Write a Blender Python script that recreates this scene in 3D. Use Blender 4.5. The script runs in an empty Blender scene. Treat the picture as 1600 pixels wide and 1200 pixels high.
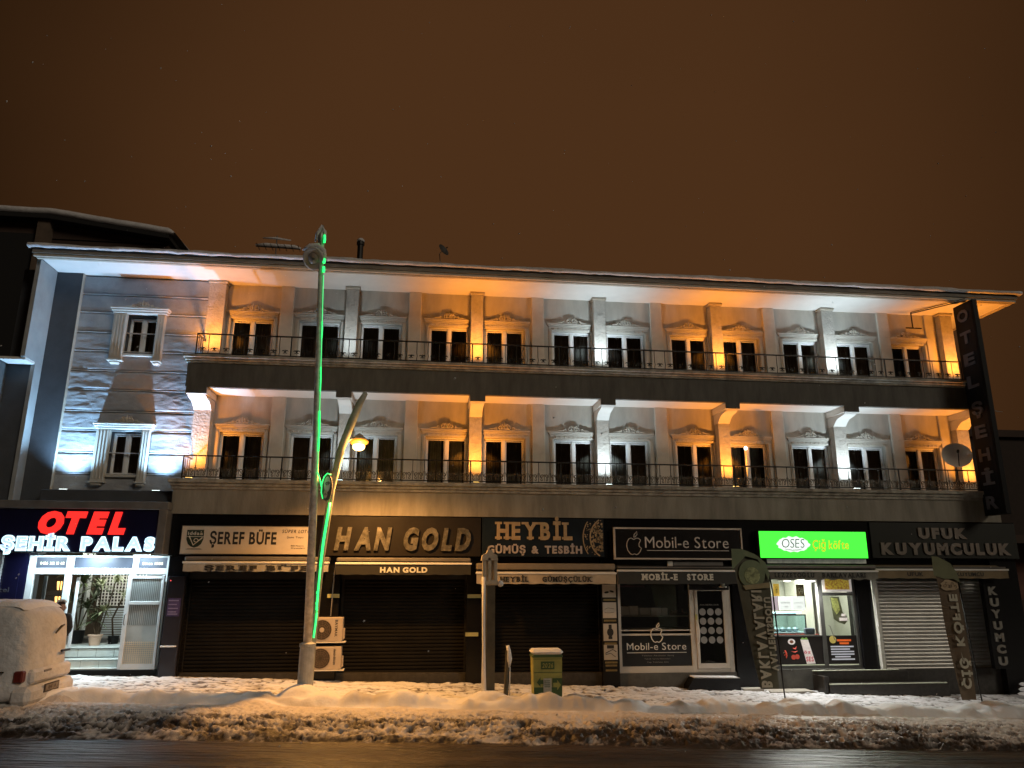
import bpy, math, random
import numpy as np
from mathutils import Vector, Matrix
random.seed(7); np.random.seed(7)
sc = bpy.context.scene; C = sc.collection
PI = math.pi; R = math.radians

# ------------------------------------------------------------------ camera, sky, sun, exposure
cam = bpy.data.cameras.new('camera'); co = bpy.data.objects.new('camera', cam); C.objects.link(co)
cam.sensor_width = 36; cam.lens = 36*1155/1600; cam.clip_start = .1; cam.clip_end = 2000
yaw, pitch, roll = R(6.72), R(14.45), R(.116)
fw = Vector((math.sin(yaw)*math.cos(pitch), math.cos(yaw)*math.cos(pitch), math.sin(pitch)))
r0 = Vector((math.cos(yaw), -math.sin(yaw), 0)); u0 = r0.cross(fw)
rr = r0*math.cos(roll)+u0*math.sin(roll); uu = -r0*math.sin(roll)+u0*math.cos(roll)
co.matrix_world = Matrix(((rr.x,uu.x,-fw.x,0),(rr.y,uu.y,-fw.y,0),(rr.z,uu.z,-fw.z,2.0),(0,0,0,1)))
sc.camera = co
w = bpy.data.worlds.new('World'); sc.world = w; w.use_nodes = True
nt = w.node_tree; bg = nt.nodes['Background']; bg.inputs['Strength'].default_value = 1
# night cloud lit from below by the town: a broad warm glow behind the hotel, fading smoothly all round
tc = nt.nodes.new('ShaderNodeTexCoord'); dt = nt.nodes.new('ShaderNodeVectorMath'); dt.operation = 'DOT_PRODUCT'
gd = Vector((.17,.90,.42)).normalized(); dt.inputs[1].default_value = gd
nt.links.new(tc.outputs['Generated'], dt.inputs[0])
mr = nt.nodes.new('ShaderNodeMapRange'); mr.interpolation_type = 'SMOOTHSTEP'
mr.inputs['From Min'].default_value = .66; mr.inputs['From Max'].default_value = 1.0
nt.links.new(dt.outputs['Value'], mr.inputs['Value'])
nz = nt.nodes.new('ShaderNodeTexNoise'); nz.inputs['Scale'].default_value = 2.2; nz.inputs['Detail'].default_value = 3
nt.links.new(tc.outputs['Generated'], nz.inputs['Vector'])
ad = nt.nodes.new('ShaderNodeMath'); ad.operation = 'MULTIPLY_ADD'; ad.inputs[1].default_value = .35; 
nt.links.new(nz.outputs['Fac'], ad.inputs[0]); 
sb = nt.nodes.new('ShaderNodeMath'); sb.operation = 'SUBTRACT'; sb.inputs[1].default_value = .17
nt.links.new(mr.outputs['Result'], ad.inputs[2]); nt.links.new(ad.outputs[0], sb.inputs[0])
rp = nt.nodes.new('ShaderNodeValToRGB'); rp.color_ramp.elements[0].color = (.012,.0052,.0018,1); rp.color_ramp.elements[1].color = (.069,.0285,.0102,1)
nt.links.new(sb.outputs[0], rp.inputs['Fac']); nt.links.new(rp.outputs['Color'], bg.inputs['Color'])
# faint wash from the street lighting of the road behind the camera
sl = bpy.data.lights.new('sun','SUN'); so = bpy.data.objects.new('sun', sl); C.objects.link(so)
sl.energy = .58; sl.color = (1,.88,.70); sl.angle = R(18)
so.rotation_euler = Vector((-.95,1,-.70)).to_track_quat('-Z','Y').to_euler()
sc.view_settings.view_transform = 'Standard'; sc.view_settings.look = 'None'
sc.view_settings.exposure = 0; sc.view_settings.gamma = 1; sc.view_settings.use_curve_mapping = False
sc.render.engine = 'CYCLES'; sc.cycles.use_denoising = True
sc.cycles.max_bounces = 6; sc.cycles.diffuse_bounces = 3; sc.cycles.glossy_bounces = 3; sc.cycles.transparent_max_bounces = 12
sc.cycles.sample_clamp_indirect = 4; sc.cycles.caustics_reflective = False; sc.cycles.caustics_refractive = False

# ------------------------------------------------------------------ materials
MATS = {}
def mat(name, col, rough=.7, metal=0, var=.12, vs=3.0, bump=0, bs=20, emit=None, es=1, spec=.5, stretch=None, coat=0, dist=.02, col2=None, lo=.35, hi=.65):
    if name in MATS: return MATS[name]
    m = bpy.data.materials.new(name); m.use_nodes = True; n = m.node_tree; b = n.nodes['Principled BSDF']
    b.inputs['Roughness'].default_value = rough; b.inputs['Metallic'].default_value = metal
    b.inputs['Specular IOR Level'].default_value = spec; b.inputs['Coat Weight'].default_value = coat
    c = (*col, 1); b.inputs['Base Color'].default_value = c
    t = n.nodes.new('ShaderNodeNewGeometry'); src = t.outputs['Position']
    if stretch:
        mp = n.nodes.new('ShaderNodeMapping'); mp.inputs['Scale'].default_value = stretch
        n.links.new(src, mp.inputs['Vector']); src = mp.outputs['Vector']
    if var or col2:
        x = n.nodes.new('ShaderNodeTexNoise'); x.inputs['Scale'].default_value = vs; x.inputs['Detail'].default_value = 6; x.inputs['Roughness'].default_value = .62
        n.links.new(src, x.inputs['Vector'])
        q = n.nodes.new('ShaderNodeValToRGB'); q.color_ramp.elements[0].position = lo; q.color_ramp.elements[1].position = hi
        c2 = col2 or tuple(min(1, k*(1+var)) for k in col)
        c1 = col if col2 else tuple(k*(1-var) for k in col)
        q.color_ramp.elements[0].color = (*c1,1); q.color_ramp.elements[1].color = (*c2,1)
        n.links.new(x.outputs['Fac'], q.inputs['Fac']); n.links.new(q.outputs['Color'], b.inputs['Base Color'])
    if bump:
        x = n.nodes.new('ShaderNodeTexNoise'); x.inputs['Scale'].default_value = bs; x.inputs['Detail'].default_value = 5
        n.links.new(src, x.inputs['Vector'])
        k = n.nodes.new('ShaderNodeBump'); k.inputs['Strength'].default_value = bump; k.inputs['Distance'].default_value = dist
        n.links.new(x.outputs['Fac'], k.inputs['Height']); n.links.new(k.outputs['Normal'], b.inputs['Normal'])
    if emit:
        b.inputs['Emission Color'].default_value = (*emit,1); b.inputs['Emission Strength'].default_value = es
    MATS[name] = m; return m
def glassmat(name, tint=(.9,.95,.95), rough=.03, dark=0.0, refl=.0):
    if name in MATS: return MATS[name]
    m = bpy.data.materials.new(name); m.use_nodes = True; n = m.node_tree; n.nodes.clear()
    o = n.nodes.new('ShaderNodeOutputMaterial'); tr = n.nodes.new('ShaderNodeBsdfTransparent'); tr.inputs['Color'].default_value = (*tint,1)
    g = n.nodes.new('ShaderNodeBsdfGlossy'); g.inputs['Roughness'].default_value = rough
    f = n.nodes.new('ShaderNodeFresnel'); f.inputs['IOR'].default_value = 1.5
    a = n.nodes.new('ShaderNodeMath'); a.operation = 'ADD'; a.inputs[1].default_value = refl; a.use_clamp = True
    mx = n.nodes.new('ShaderNodeMixShader'); n.links.new(f.outputs['Fac'], a.inputs[0]); n.links.new(a.outputs[0], mx.inputs['Fac'])
    n.links.new(tr.outputs[0], mx.inputs[1]); n.links.new(g.outputs[0], mx.inputs[2]); n.links.new(mx.outputs[0], o.inputs['Surface'])
    MATS[name] = m; return m

M_wall = mat('wall_plaster', (.50,.475,.42), .85, var=.13, vs=2.2, bump=.25, bs=60, stretch=(1.5,1,.4))
M_pil = mat('pilaster_plaster', (.58,.55,.48), .85, var=.08, bump=.2, bs=60)
M_trim = mat('cream_trim', (.50,.45,.37), .7, var=.10, vs=6, bump=.15, bs=40)
M_pvc = mat('white_pvc', (.88,.88,.87), .35, var=.04)
M_soff = mat('soffit_paint', (.72,.70,.66), .8, var=.05, vs=1.5)
M_fasU = mat('grey_fascia', (.115,.110,.098), .85, var=.22, vs=3, bump=.2, bs=30, stretch=(1.6,1,.35))
M_fasL = mat('beige_fascia', (.26,.238,.195), .85, var=.22, vs=2.4, bump=.25, bs=30, stretch=(1.6,1,.3))
M_mold = mat('moulding_paint', (.34,.315,.265), .8, var=.34, vs=5, bump=.3, bs=30)
M_stoneW = mat('split_stone_pale', (.52,.49,.44), .9, var=.12, vs=8, bump=.6, bs=22, dist=.03)
M_panel = mat('grey_stone_panel', (.36,.37,.39), .85, var=.12, vs=4, bump=.35, bs=40, dist=.02)
M_darkwall = mat('slate_wall_paint', (.07,.075,.085), .85, var=.1, bump=.2, bs=40)
M_sidewall = mat('pale_side_plaster', (.33,.34,.34), .85, var=.1, vs=2, bump=.15, bs=40)
M_iron = mat('black_iron', (.02,.018,.016), .45, metal=.3, var=0)
M_ironB = mat('wrought_iron_bronze', (.17,.15,.12), .4, metal=.6, var=0)
M_dark = mat('dark_interior', (.012,.011,.011), .9, var=0)
M_curt = mat('curtain_cloth', (.40,.36,.30), .95, var=.2, vs=5)
M_curt2 = mat('curtain_cloth_pale', (.70,.67,.62), .95, var=.25, vs=4)
M_curt3 = mat('curtain_cloth_dark', (.20,.16,.13), .95, var=.25, vs=4)
M_glass = glassmat('window_glass', (.88,.89,.88), .04, refl=.03)
M_clear = glassmat('clear_glass', (.93,.96,.95), .02)
M_black = mat('black_cladding', (.006,.006,.007), .25, var=.15, vs=3, spec=.3)
M_blackM = mat('black_matt', (.008,.0075,.0075), .6, var=.15, spec=.3)
M_shut = mat('dark_shutter_steel', (.010,.0095,.009), .8, spec=.08, var=.2, vs=1.5, bump=.1, bs=30)
M_shutS = mat('silver_shutter_steel', (.52,.51,.48), .38, metal=.5, var=.12, vs=2, bump=.1, bs=20)
M_navy = mat('navy_sign_face', (.006,.006,.03), .3, var=.1)
M_alu = mat('white_aluminium', (.62,.66,.68), .35, var=.05)
M_metalg = mat('grey_metal_frame', (.20,.19,.18), .45, metal=.4, var=.15)
M_snow = mat('snow', (.82,.83,.86), .7, var=.05, vs=8, bump=.5, bs=35, dist=.03)
M_snowD = mat('old_roof_snow', (.62,.60,.60), .8, var=.15, vs=3, bump=.6, bs=20, dist=.04)
M_galv = mat('galvanised_steel', (.32,.31,.28), .45, metal=.5, var=.2, vs=8, bump=.1, bs=30)
M_whiteP = mat('white_paint', (.75,.74,.71), .5, var=.05)
M_cloth = mat('beige_awning_cloth', (.42,.36,.28), .9, var=.12, vs=4)
M_clothG = mat('grey_awning_cloth', (.34,.33,.30), .9, var=.15, vs=4)
M_clothB = mat('black_awning_cloth', (.022,.022,.02), .9, var=.1)

# ------------------------------------------------------------------ geometry helpers
class MB:
    def __init__(s): s.v=[]; s.f=[]; s.smooth=False
    def add(s, vs, fs):
        o=len(s.v); s.v+= [tuple(p) for p in vs]; s.f += [tuple(i+o for i in f) for f in fs]; return s
    def box(s,x0,x1,y0,y1,z0,z1,c=0):
        if x0>x1:x0,x1=x1,x0
        if y0>y1:y0,y1=y1,y0
        if z0>z1:z0,z1=z1,z0
        if c<=0:
            v=[(x,y,z) for x in (x0,x1) for y in (y0,y1) for z in (z0,z1)]
            return s.add(v,[(0,1,3,2),(4,6,7,5),(0,4,5,1),(2,3,7,6),(0,2,6,4),(1,5,7,3)])
        c=min(c,(x1-x0)/2.01,(y1-y0)/2.01,(z1-z0)/2.01); v=[]; idx={}
        X=(x0,x1);Y=(y0,y1);Z=(z0,z1)
        for i in (0,1):
            for j in (0,1):
                for k in (0,1):
                    sx=c if i==0 else -c; sy=c if j==0 else -c; sz=c if k==0 else -c
                    idx[i,j,k,'x']=len(v); v.append((X[i],Y[j]+sy,Z[k]+sz))
                    idx[i,j,k,'y']=len(v); v.append((X[i]+sx,Y[j],Z[k]+sz))
                    idx[i,j,k,'z']=len(v); v.append((X[i]+sx,Y[j]+sy,Z[k]))
        f=[]
        for a in (0,1):
            f.append([idx[a,0,0,'x'],idx[a,1,0,'x'],idx[a,1,1,'x'],idx[a,0,1,'x']] if a else [idx[a,0,0,'x'],idx[a,0,1,'x'],idx[a,1,1,'x'],idx[a,1,0,'x']])
            f.append([idx[0,a,0,'y'],idx[0,a,1,'y'],idx[1,a,1,'y'],idx[1,a,0,'y']] if a else [idx[0,a,0,'y'],idx[1,a,0,'y'],idx[1,a,1,'y'],idx[0,a,1,'y']])
            f.append([idx[0,0,a,'z'],idx[1,0,a,'z'],idx[1,1,a,'z'],idx[0,1,a,'z']] if a else [idx[0,0,a,'z'],idx[0,1,a,'z'],idx[1,1,a,'z'],idx[1,0,a,'z']])
            for b in (0,1):
                f.append([idx[0,a,b,'y'],idx[1,a,b,'y'],idx[1,a,b,'z'],idx[0,a,b,'z']])
                f.append([idx[a,0,b,'x'],idx[a,1,b,'x'],idx[a,1,b,'z'],idx[a,0,b,'z']])
                f.append([idx[a,b,0,'x'],idx[a,b,1,'x'],idx[a,b,1,'y'],idx[a,b,0,'y']])
                for d in (0,1): f.append([idx[a,b,d,'x'],idx[a,b,d,'y'],idx[a,b,d,'z']])
        return s.add(v,f)
    def prism(s, pts, axis, a0, a1):
        """polygon pts in the two other axes, extruded along axis (0,1,2)"""
        n=len(pts); v=[]
        for a in (a0,a1):
            for p in pts:
                q=[0,0,0]; o=[k for k in (0,1,2) if k!=axis]; q[o[0]]=p[0]; q[o[1]]=p[1]; q[axis]=a; v.append(q)
        f=[tuple(range(n)),tuple(range(2*n-1,n-1,-1))]+[(i,i+n,(i+1)%n+n,(i+1)%n) for i in range(n)]
        return s.add(v,f)
    def tube(s, pts, r, n=8, cap=True):
        pts=[Vector(p) for p in pts]; rs = r if isinstance(r,(list,tuple)) else [r]*len(pts)
        v=[]; f=[]; t=(pts[1]-pts[0]).normalized()
        a=Vector((0,0,1)) if abs(t.z)<.9 else Vector((1,0,0)); u=t.cross(a).normalized()
        for i,p in enumerate(pts):
            t=(pts[min(i+1,len(pts)-1)]-pts[max(i-1,0)]).normalized()
            u=(u-t*u.dot(t)).normalized(); w_=t.cross(u)
            for k in range(n):
                g=2*PI*k/n; v.append(p+(u*math.cos(g)+w_*math.sin(g))*rs[i])
        for i in range(len(pts)-1):
            for k in range(n): f.append((i*n+k,i*n+(k+1)%n,(i+1)*n+(k+1)%n,(i+1)*n+k))
        if cap: f.append(tuple(range(n-1,-1,-1))); f.append(tuple(range((len(pts)-1)*n,len(pts)*n)))
        return s.add(v,f)
    def lathe(s, prof, c=(0,0,0), n=16, ax='z', ang=0):
        v=[]; f=[]
        for r_,h in prof:
            for k in range(n):
                g=2*PI*k/n; a,b=r_*math.cos(g),r_*math.sin(g)
                v.append((c[0]+a,c[1]+b,c[2]+h) if ax=='z' else (c[0]+a,c[1]+h,c[2]+b) if ax=='y' else (c[0]+h,c[1]+a,c[2]+b))
        for i in range(len(prof)-1):
            for k in range(n): f.append((i*n+k,i*n+(k+1)%n,(i+1)*n+(k+1)%n,(i+1)*n+k))
        f.append(tuple(range(n-1,-1,-1))); f.append(tuple(range((len(prof)-1)*n,len(prof)*n)))
        return s.add(v,f)
    def disc(s,c,rx,rz,n=20,th=.004):
        """upright disc facing -y"""
        p=[(c[0]+rx*math.cos(2*PI*k/n),c[2]+rz*math.sin(2*PI*k/n)) for k in range(n)]
        return s.prism(p,1,c[1],c[1]+th)
def wloc(o):
    l=Vector((0,0,0))
    while o: l+=o.location; o=o.parent
    return l
def build(name, mb, m, parent=None, smooth=False, loc=None):
    me=bpy.data.meshes.new(name); off=wloc(parent) if parent else Vector((0,0,0))
    l=Vector(loc) if loc is not None else None
    sub = l if l is not None else off
    me.from_pydata([(p[0]-sub.x,p[1]-sub.y,p[2]-sub.z) for p in mb.v],[],mb.f); me.update()
    me.materials.append(m)
    if smooth: me.polygons.foreach_set('use_smooth',[True]*len(me.polygons))
    o=bpy.data.objects.new(name,me); C.objects.link(o)
    if parent: o.parent=parent
    if l is not None: o.location = l-off
    return o
def fixnormals(o):
    import bmesh
    b=bmesh.new(); b.from_mesh(o.data); bmesh.ops.recalc_face_normals(b,faces=b.faces); b.to_mesh(o.data); b.free(); return o
def thing(name,label,cat,loc,group=None):
    o=bpy.data.objects.new(name,None); C.objects.link(o); o.location=loc; o['label']=label; o['category']=cat
    o.empty_display_size=.1
    if group:o['group']=group
    return o
def tag(o,label,cat,group=None):
    o['label']=label;o['category']=cat
    if group:o['group']=group
    return o
def bx(name,parent,m,*a,c=0): return build(name,MB().box(*a,c=c),m,parent)
def inst(src,parent,loc,name=None):
    o=src.copy(); C.objects.link(o); o.parent=parent; o.location=loc; return o
def rough_edge(o):
    return o
# glyphs -----------------------------------------------------------
GC={}
def glyph(ch,bold,shear):
    k=(ch,bold,shear)
    if k in GC: return GC[k]
    cu=bpy.data.curves.new('glyph','FONT'); cu.body=ch; cu.size=1; cu.offset=bold; cu.shear=shear; cu.fill_mode='FRONT'; cu.resolution_u=3
    ob=bpy.data.objects.new('glyph',cu); C.objects.link(ob)
    dg=bpy.context.evaluated_depsgraph_get(); me=bpy.data.meshes.new_from_object(ob.evaluated_get(dg))
    v=[tuple(p.co) for p in me.vertices]; f=[tuple(p.vertices) for p in me.polygons]
    # boundary edges for the sides
    cnt={}
    for q in f:
        for i in range(len(q)):
            e=(q[i],q[(i+1)%len(q)]); kk=tuple(sorted(e)); cnt.setdefault(kk,[]).append(e)
    be=[e[0] for e in cnt.values() if len(e)==1]
    bpy.data.objects.remove(ob); bpy.data.meshes.remove(me); bpy.data.curves.remove(cu)
    GC[k]=(v,f,be); return GC[k]
SERIF={'H':('bl','br','tl','tr'),'E':('bl','tl'),'F':('bl','tl'),'B':('bl','tl'),'L':('bl','tl'),'İ':('bm','tm'),'I':('bm','tm'),'R':('bl','tl','br'),
 'M':('bl','br','tl','tr'),'U':('tl','tr'),'Ü':('tl','tr'),'K':('bl','br','tl','tr'),'T':('bm',),'Y':('bm','tl','tr'),'P':('bl','tl')}
def lettering(parent,text,o,U,V,W,width,height,m,bold=.02,shear=0,depth=.01,gap=.12,name='lettering',each=False,serif=False,space=.4,align='fit',mono=None):
    """text laid out from point o along U, upright along V, standing proud along W"""
    o=Vector(o);U=Vector(U);V=Vector(V);W=Vector(W)
    capH=max(p[1] for p in glyph('H',bold,0)[0])
    x=0; items=[]
    for ch in text:
        if ch==' ': x+=space; continue
        v,f,be=glyph(ch,bold,shear)
        if not v: continue
        x0=min(p[0] for p in v); x1=max(p[0] for p in v)
        if mono: items.append((ch,v,f,be,x+(mono-(x1-x0))/2-x0)); x+=mono
        else: items.append((ch,v,f,be,x-x0)); x+=x1-x0+gap
    tot=x-(0 if mono else gap); sx=width/tot; sy=height/capH
    mb=MB(); res=[]
    def conv(px,py,d): return o+U*(px*sx)+V*(py*sy)+W*d
    for ch,v,f,be,dx in items:
        b=MB() if each else mb
        n=len(v); fr=[conv(p[0]+dx,p[1],depth) for p in v]; bk=[conv(p[0]+dx,p[1],0.0005) for p in v]
        b.add(fr+bk,list(f)+[(e[0],e[0]+n,e[1]+n,e[1]) for e in be])
        if serif and ch in SERIF:
            xa=min(p[0] for p in v)+dx; xb=max(p[0] for p in v)+dx
            for k in SERIF[ch]:
                cx={'l':xa+.09,'r':xb-.09,'m':(xa+xb)/2}[k[1]]; cy={'b':(0,.10),'t':(capH-.10,capH)}[k[0]]
                q=[conv(cx+a,c_,d) for a in(-.19,.19) for c_ in cy for d in(0.0005,depth+.0015)]
                b.add(q,[(0,1,3,2),(4,6,7,5),(0,4,5,1),(2,3,7,6),(0,2,6,4),(1,5,7,3)])
        if each: res.append(build(name,b,m,parent))
    if each: return res
    o_=build(name,mb,m,parent)
    if len(items)>1: o_['kind']='stuff'
    return o_
XU=(1,0,0);ZU=(0,0,1);FY=(0,-1,0)
def text_on(parent,text,x0,x1,z0,z1,y,m,**k):
    return lettering(parent,text,(x0,y,z0),XU,ZU,FY,x1-x0,z1-z0,m,**k)
# numpy value noise ------------------------------------------------
def vnoise(x,y,seed=0):
    xi=np.floor(x).astype(np.int64); yi=np.floor(y).astype(np.int64); xf=x-xi; yf=y-yi
    def h(a,b):
        n=(a*374761393+b*668265263+seed*974711)&0xffffffff; n=((n^(n>>13))*1274126177)&0xffffffff; return ((n^(n>>16))&0xffff)/65535.
    u=xf*xf*(3-2*xf); v=yf*yf*(3-2*yf)
    return (h(xi,yi)*(1-u)+h(xi+1,yi)*u)*(1-v)+(h(xi,yi+1)*(1-u)+h(xi+1,yi+1)*u)*v
def fbm(x,y,o=4,seed=0,g=.5):
    s=0;a=1;t=0
    for i in range(o): s=s+a*vnoise(x*2**i,y*2**i,seed+i*17); t+=a; a*=g
    return s/t
def gridmesh(name,X,Y,Z,m,parent=None,attrs=None,smooth=True,kind=None):
    ny,nx=X.shape; me=bpy.data.meshes.new(name)
    co_=np.stack([X,Y,Z],-1).reshape(-1,3).astype(np.float32)
    i=np.arange(ny*nx).reshape(ny,nx); q=np.stack([i[:-1,:-1],i[:-1,1:],i[1:,1:],i[1:,:-1]],-1).reshape(-1,4)
    me.vertices.add(len(co_)); me.vertices.foreach_set('co',co_.ravel())
    me.loops.add(q.size); me.loops.foreach_set('vertex_index',q.ravel().astype(np.int32))
    me.polygons.add(len(q)); me.polygons.foreach_set('loop_start',np.arange(0,q.size,4,dtype=np.int32))
    me.polygons.foreach_set('use_smooth',np.full(len(q),smooth))
    for k,a in (attrs or {}).items():
        at=me.attributes.new(k,'FLOAT','POINT'); at.data.foreach_set('value',a.ravel().astype(np.float32))
    me.update(); me.validate(); me.materials.append(m)
    o=bpy.data.objects.new(name,me); C.objects.link(o)
    if parent:o.parent=parent
    if kind:o['kind']=kind
    return o
def gz(x): return -.034*(x+7.5)

# ------------------------------------------------------------------ ground, road, snow
def groundmat(name, clean, dirty, rough, rd=None, bump=.3, bs=40, dist=.02, stretch=None, spec=.5):
    m=bpy.data.materials.new(name); m.use_nodes=True; n=m.node_tree; b=n.nodes['Principled BSDF']; b.inputs['Roughness'].default_value=rough
    b.inputs['Specular IOR Level'].default_value=spec
    a=n.nodes.new('ShaderNodeAttribute'); a.attribute_name='dirt'
    mx=n.nodes.new('ShaderNodeMix'); mx.data_type='RGBA'; mx.inputs[6].default_value=(*clean,1); mx.inputs[7].default_value=(*dirty,1)
    n.links.new(a.outputs['Fac'],mx.inputs[0]); n.links.new(mx.outputs[2],b.inputs['Base Color'])
    g=n.nodes.new('ShaderNodeNewGeometry'); src=g.outputs['Position']
    if stretch:
        mp=n.nodes.new('ShaderNodeMapping'); mp.inputs['Scale'].default_value=stretch; n.links.new(src,mp.inputs['Vector']); src=mp.outputs['Vector']
    x=n.nodes.new('ShaderNodeTexNoise'); x.inputs['Scale'].default_value=bs; x.inputs['Detail'].default_value=5; n.links.new(src,x.inputs['Vector'])
    k=n.nodes.new('ShaderNodeBump'); k.inputs['Strength'].default_value=bump; k.inputs['Distance'].default_value=dist
    n.links.new(x.outputs['Fac'],k.inputs['Height']); n.links.new(k.outputs['Normal'],b.inputs['Normal'])
    if rd is not None:
        q=n.nodes.new('ShaderNodeMapRange'); q.inputs['To Min'].default_value=rd[0]; q.inputs['To Max'].default_value=rd[1]
        q.inputs['From Min'].default_value=.35; q.inputs['From Max'].default_value=.65
        y=n.nodes.new('ShaderNodeTexNoise'); y.inputs['Scale'].default_value=1.3; y.inputs['Detail'].default_value=4; n.links.new(src,y.inputs['Vector'])
        n.links.new(y.outputs['Fac'],q.inputs['Value']); n.links.new(q.outputs['Result'],b.inputs['Roughness'])
    return m
G_pave=groundmat('snowy_paving',(.80,.81,.84),(.12,.105,.095),.65,bump=.35,bs=45)
G_slush=groundmat('dirty_slush',(.66,.61,.57),(.034,.023,.016),.55,bump=.5,bs=60,dist=.015)
G_ridge=groundmat('snow_ridge',(.80,.80,.82),(.20,.16,.13),.75,bump=.35,bs=30)
G_road=groundmat('wet_asphalt',(.016,.012,.008),(.052,.034,.018),.3,rd=(.32,.55),bump=1.0,bs=5,dist=.10,stretch=(.35,2.4,1),spec=.6)
# far sheet
gs=MB(); gs.add([(-400,-300,gz(-30)-.6+13),(400,-300,gz(30)-.6-13+1.4),(400,700,-1.9-12),(-400,700,.9+12)],[(0,1,2,3)])
xs=np.array([-400,-25,-12,20,40,400.]); ys=np.array([-300,0,9.0,18.,40,700.])
X,Y=np.meshgrid(xs,ys); Z=gz(np.clip(X,-25,40))-.22
o=gridmesh('ground',X,Y,Z,mat('night_ground',(.10,.09,.085),.9),smooth=False,kind='structure')
# road
xs=np.linspace(-25,40,700); ys=np.linspace(-6,12.3,200); X,Y=np.meshgrid(xs,ys)
rut=fbm(X*.25,Y*3.0,4,5)
Z=gz(X)-.14+.03*(fbm(X*.6,Y*4,5,3,.6)-.5)+.012*np.exp(-((Y-11.9)/.35)**2)
D=np.clip((rut-.42)*4,0,1)*1.0+np.clip((fbm(X*.8,Y*6,4,8)-.55)*4,0,1)*.6+np.clip((Y-11.0)/1.0,0,1)*.25
gridmesh('road',X,Y,Z,G_road,attrs={'dirt':D},kind='structure')
def ridge_h(X,Y):
    cy=14.12+.16*(fbm(X*.5,X*0+3,2,11)-.5)*2+.12*(fbm(X*3.1,X*0+1,3,15)-.5); hh=.225*(.75+.9*(fbm(X*1.3,X*0+7,3,12)-.5)+.5*(fbm(X*4.5,X*0+2,2,16)-.5))
    w_=np.where(Y<cy,.27+.10*(fbm(X*2.2,X*0+5,3,17)-.5),.40); b=np.exp(-((np.abs(Y-cy)/w_)**np.where(Y<cy,4.5,2.6)))
    cut=1-.55*np.clip((fbm(X*1.6+9,Y*.8,2,14)-.60)*8,0,1)
    h=hh*b*cut
    for (hx,hy,hr,ht) in ((-2.05,14.42,.42,.26),(-1.75,14.3,.28,.16),(-2.75,13.95,.4,.12),(1.3,14.5,.42,.22),(1.75,14.7,.3,.10),(2.4,14.7,.5,.10),(7.0,14.2,.33,.24),(11.2,14.3,.38,.26),(10.9,14.25,.4,.12)):
        h=np.maximum(h,ht*np.exp(-(((X-hx)/hr)**2+((Y-hy)/hr)**2)**1.4))
    return h
def base_h(X,Y):
    t=np.clip((Y-11.75)/1.9,0,1); t=t*t*(3-2*t)
    return gz(X)-.15+.155*t
# slush strip between road and ridge
xs=np.arange(-8.2,12.6,.022); ys=np.arange(11.55,13.75,.022); X,Y=np.meshgrid(xs,ys)
wx=X+.25*fbm(X*2,Y*2,3,31); wy=Y+.25*fbm(X*2,Y*2,3,32)
n1=fbm(wx*7.5,wy*12,5,21,.62); rid=1-np.abs(2*n1-1); n2=fbm(wx*17,wy*23,3,22,.6)
env=np.clip((Y-11.72-.22*(fbm(X*1.3,X*0,3,23)-.4))/.16,0,1)*np.clip((13.9-Y)/.35,0,1)
mound=np.exp(-((Y-12.45)/.75)**2)
trk=fbm(X*.9,Y*7,4,27)
H=env*(.005+.03*mound+.095*(rid**2.0)*(.35+mound)*np.clip(1.7-trk*1.6,.25,1)+.050*(n2-.4)*(.5+mound)+.08*(fbm(wx*2.1,wy*3,3,29)-.45)*(.3+mound)+.05*(trk-.5))
Z=np.where(env>0,base_h(X,Y)+H+.002,gz(X)-.20)+np.clip(ridge_h(X,Y)*1.0,0,1)*.98
dirt=np.clip(1.80-(Y-11.6)/1.15+ (fbm(wx*4,wy*5.5,5,24,.65)-.5)*2.6+(.62-rid)*2.4+(.5-trk)*2.4,0,1)
dirt=np.clip(dirt*(.55+.45*np.clip((13.4-Y)/.9,0,1)),0,1)
o=gridmesh('roadside_slush',X,Y,Z,G_slush,attrs={'dirt':dirt}); tag(o,'lumpy brown slush ploughed along the edge of the road','slush'); o['kind']='stuff'
# ridge + snowy pavement
xs=np.arange(-9.6,16.2,.032); ys=np.concatenate([np.arange(13.5,14.9,.028)]); X,Y=np.meshgrid(xs,ys)
Z=base_h(X,Y)+ridge_h(X,Y)+.045*(fbm(X*4,Y*5,4,41,.6)-.5)+.02*(fbm(X*13,Y*15,3,43)-.5)+.012+.05*np.clip((Y-13.5)/.15,0,1)-.05
D=np.clip((fbm(X*1.2,Y*2,4,42)-.55)*3,0,.5)+np.clip((13.68-Y)/.2,0,1)*.4
o=gridmesh('snow_ridge',X,Y,Z,G_ridge,attrs={'dirt':D}); tag(o,'soft shovelled snow ridge heaped along the pavement edge','snow bank'); o['kind']='stuff'
xs=np.arange(-9.6,16.5,.030); ys=np.arange(14.45,17.6,.026); X,Y=np.meshgrid(xs,ys)
wX=X+.34*(fbm(X*2.2,Y*2.2,3,51)-.5); wY=Y+.30*(fbm(X*1.7,Y*2.1,4,52,.6)-.5)+.05*(fbm(X*9,Y*9,2,55)-.5)
row=np.floor(wY/.19); fy=wY/.19-row; fx=wX/.46+.5*(row%2); fx=fx-np.floor(fx)
dj=np.minimum(np.minimum(fy,1-fy)*.19,np.minimum(fx,1-fx)*.46)
cover=fbm(X*1.1,Y*1.9,4,53); jw=np.clip(.040-.09*(cover-.42),.008,.05)*np.clip((fbm(X*3.1,Y*4.3,4,57,.6)-.30)*5,.10,1)
j=np.clip(1-dj/jw,0,1)
foot=fbm(X*3.2,Y*5.5,4,54,.6)
Z=gz(X)+.012-.035*j+.075*(foot-.5)+.028*(fbm(X*9,Y*16,3,58,.6)-.5)+np.where(ridge_h(X,Y)>.02,ridge_h(X,Y)*.9,0)
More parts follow.
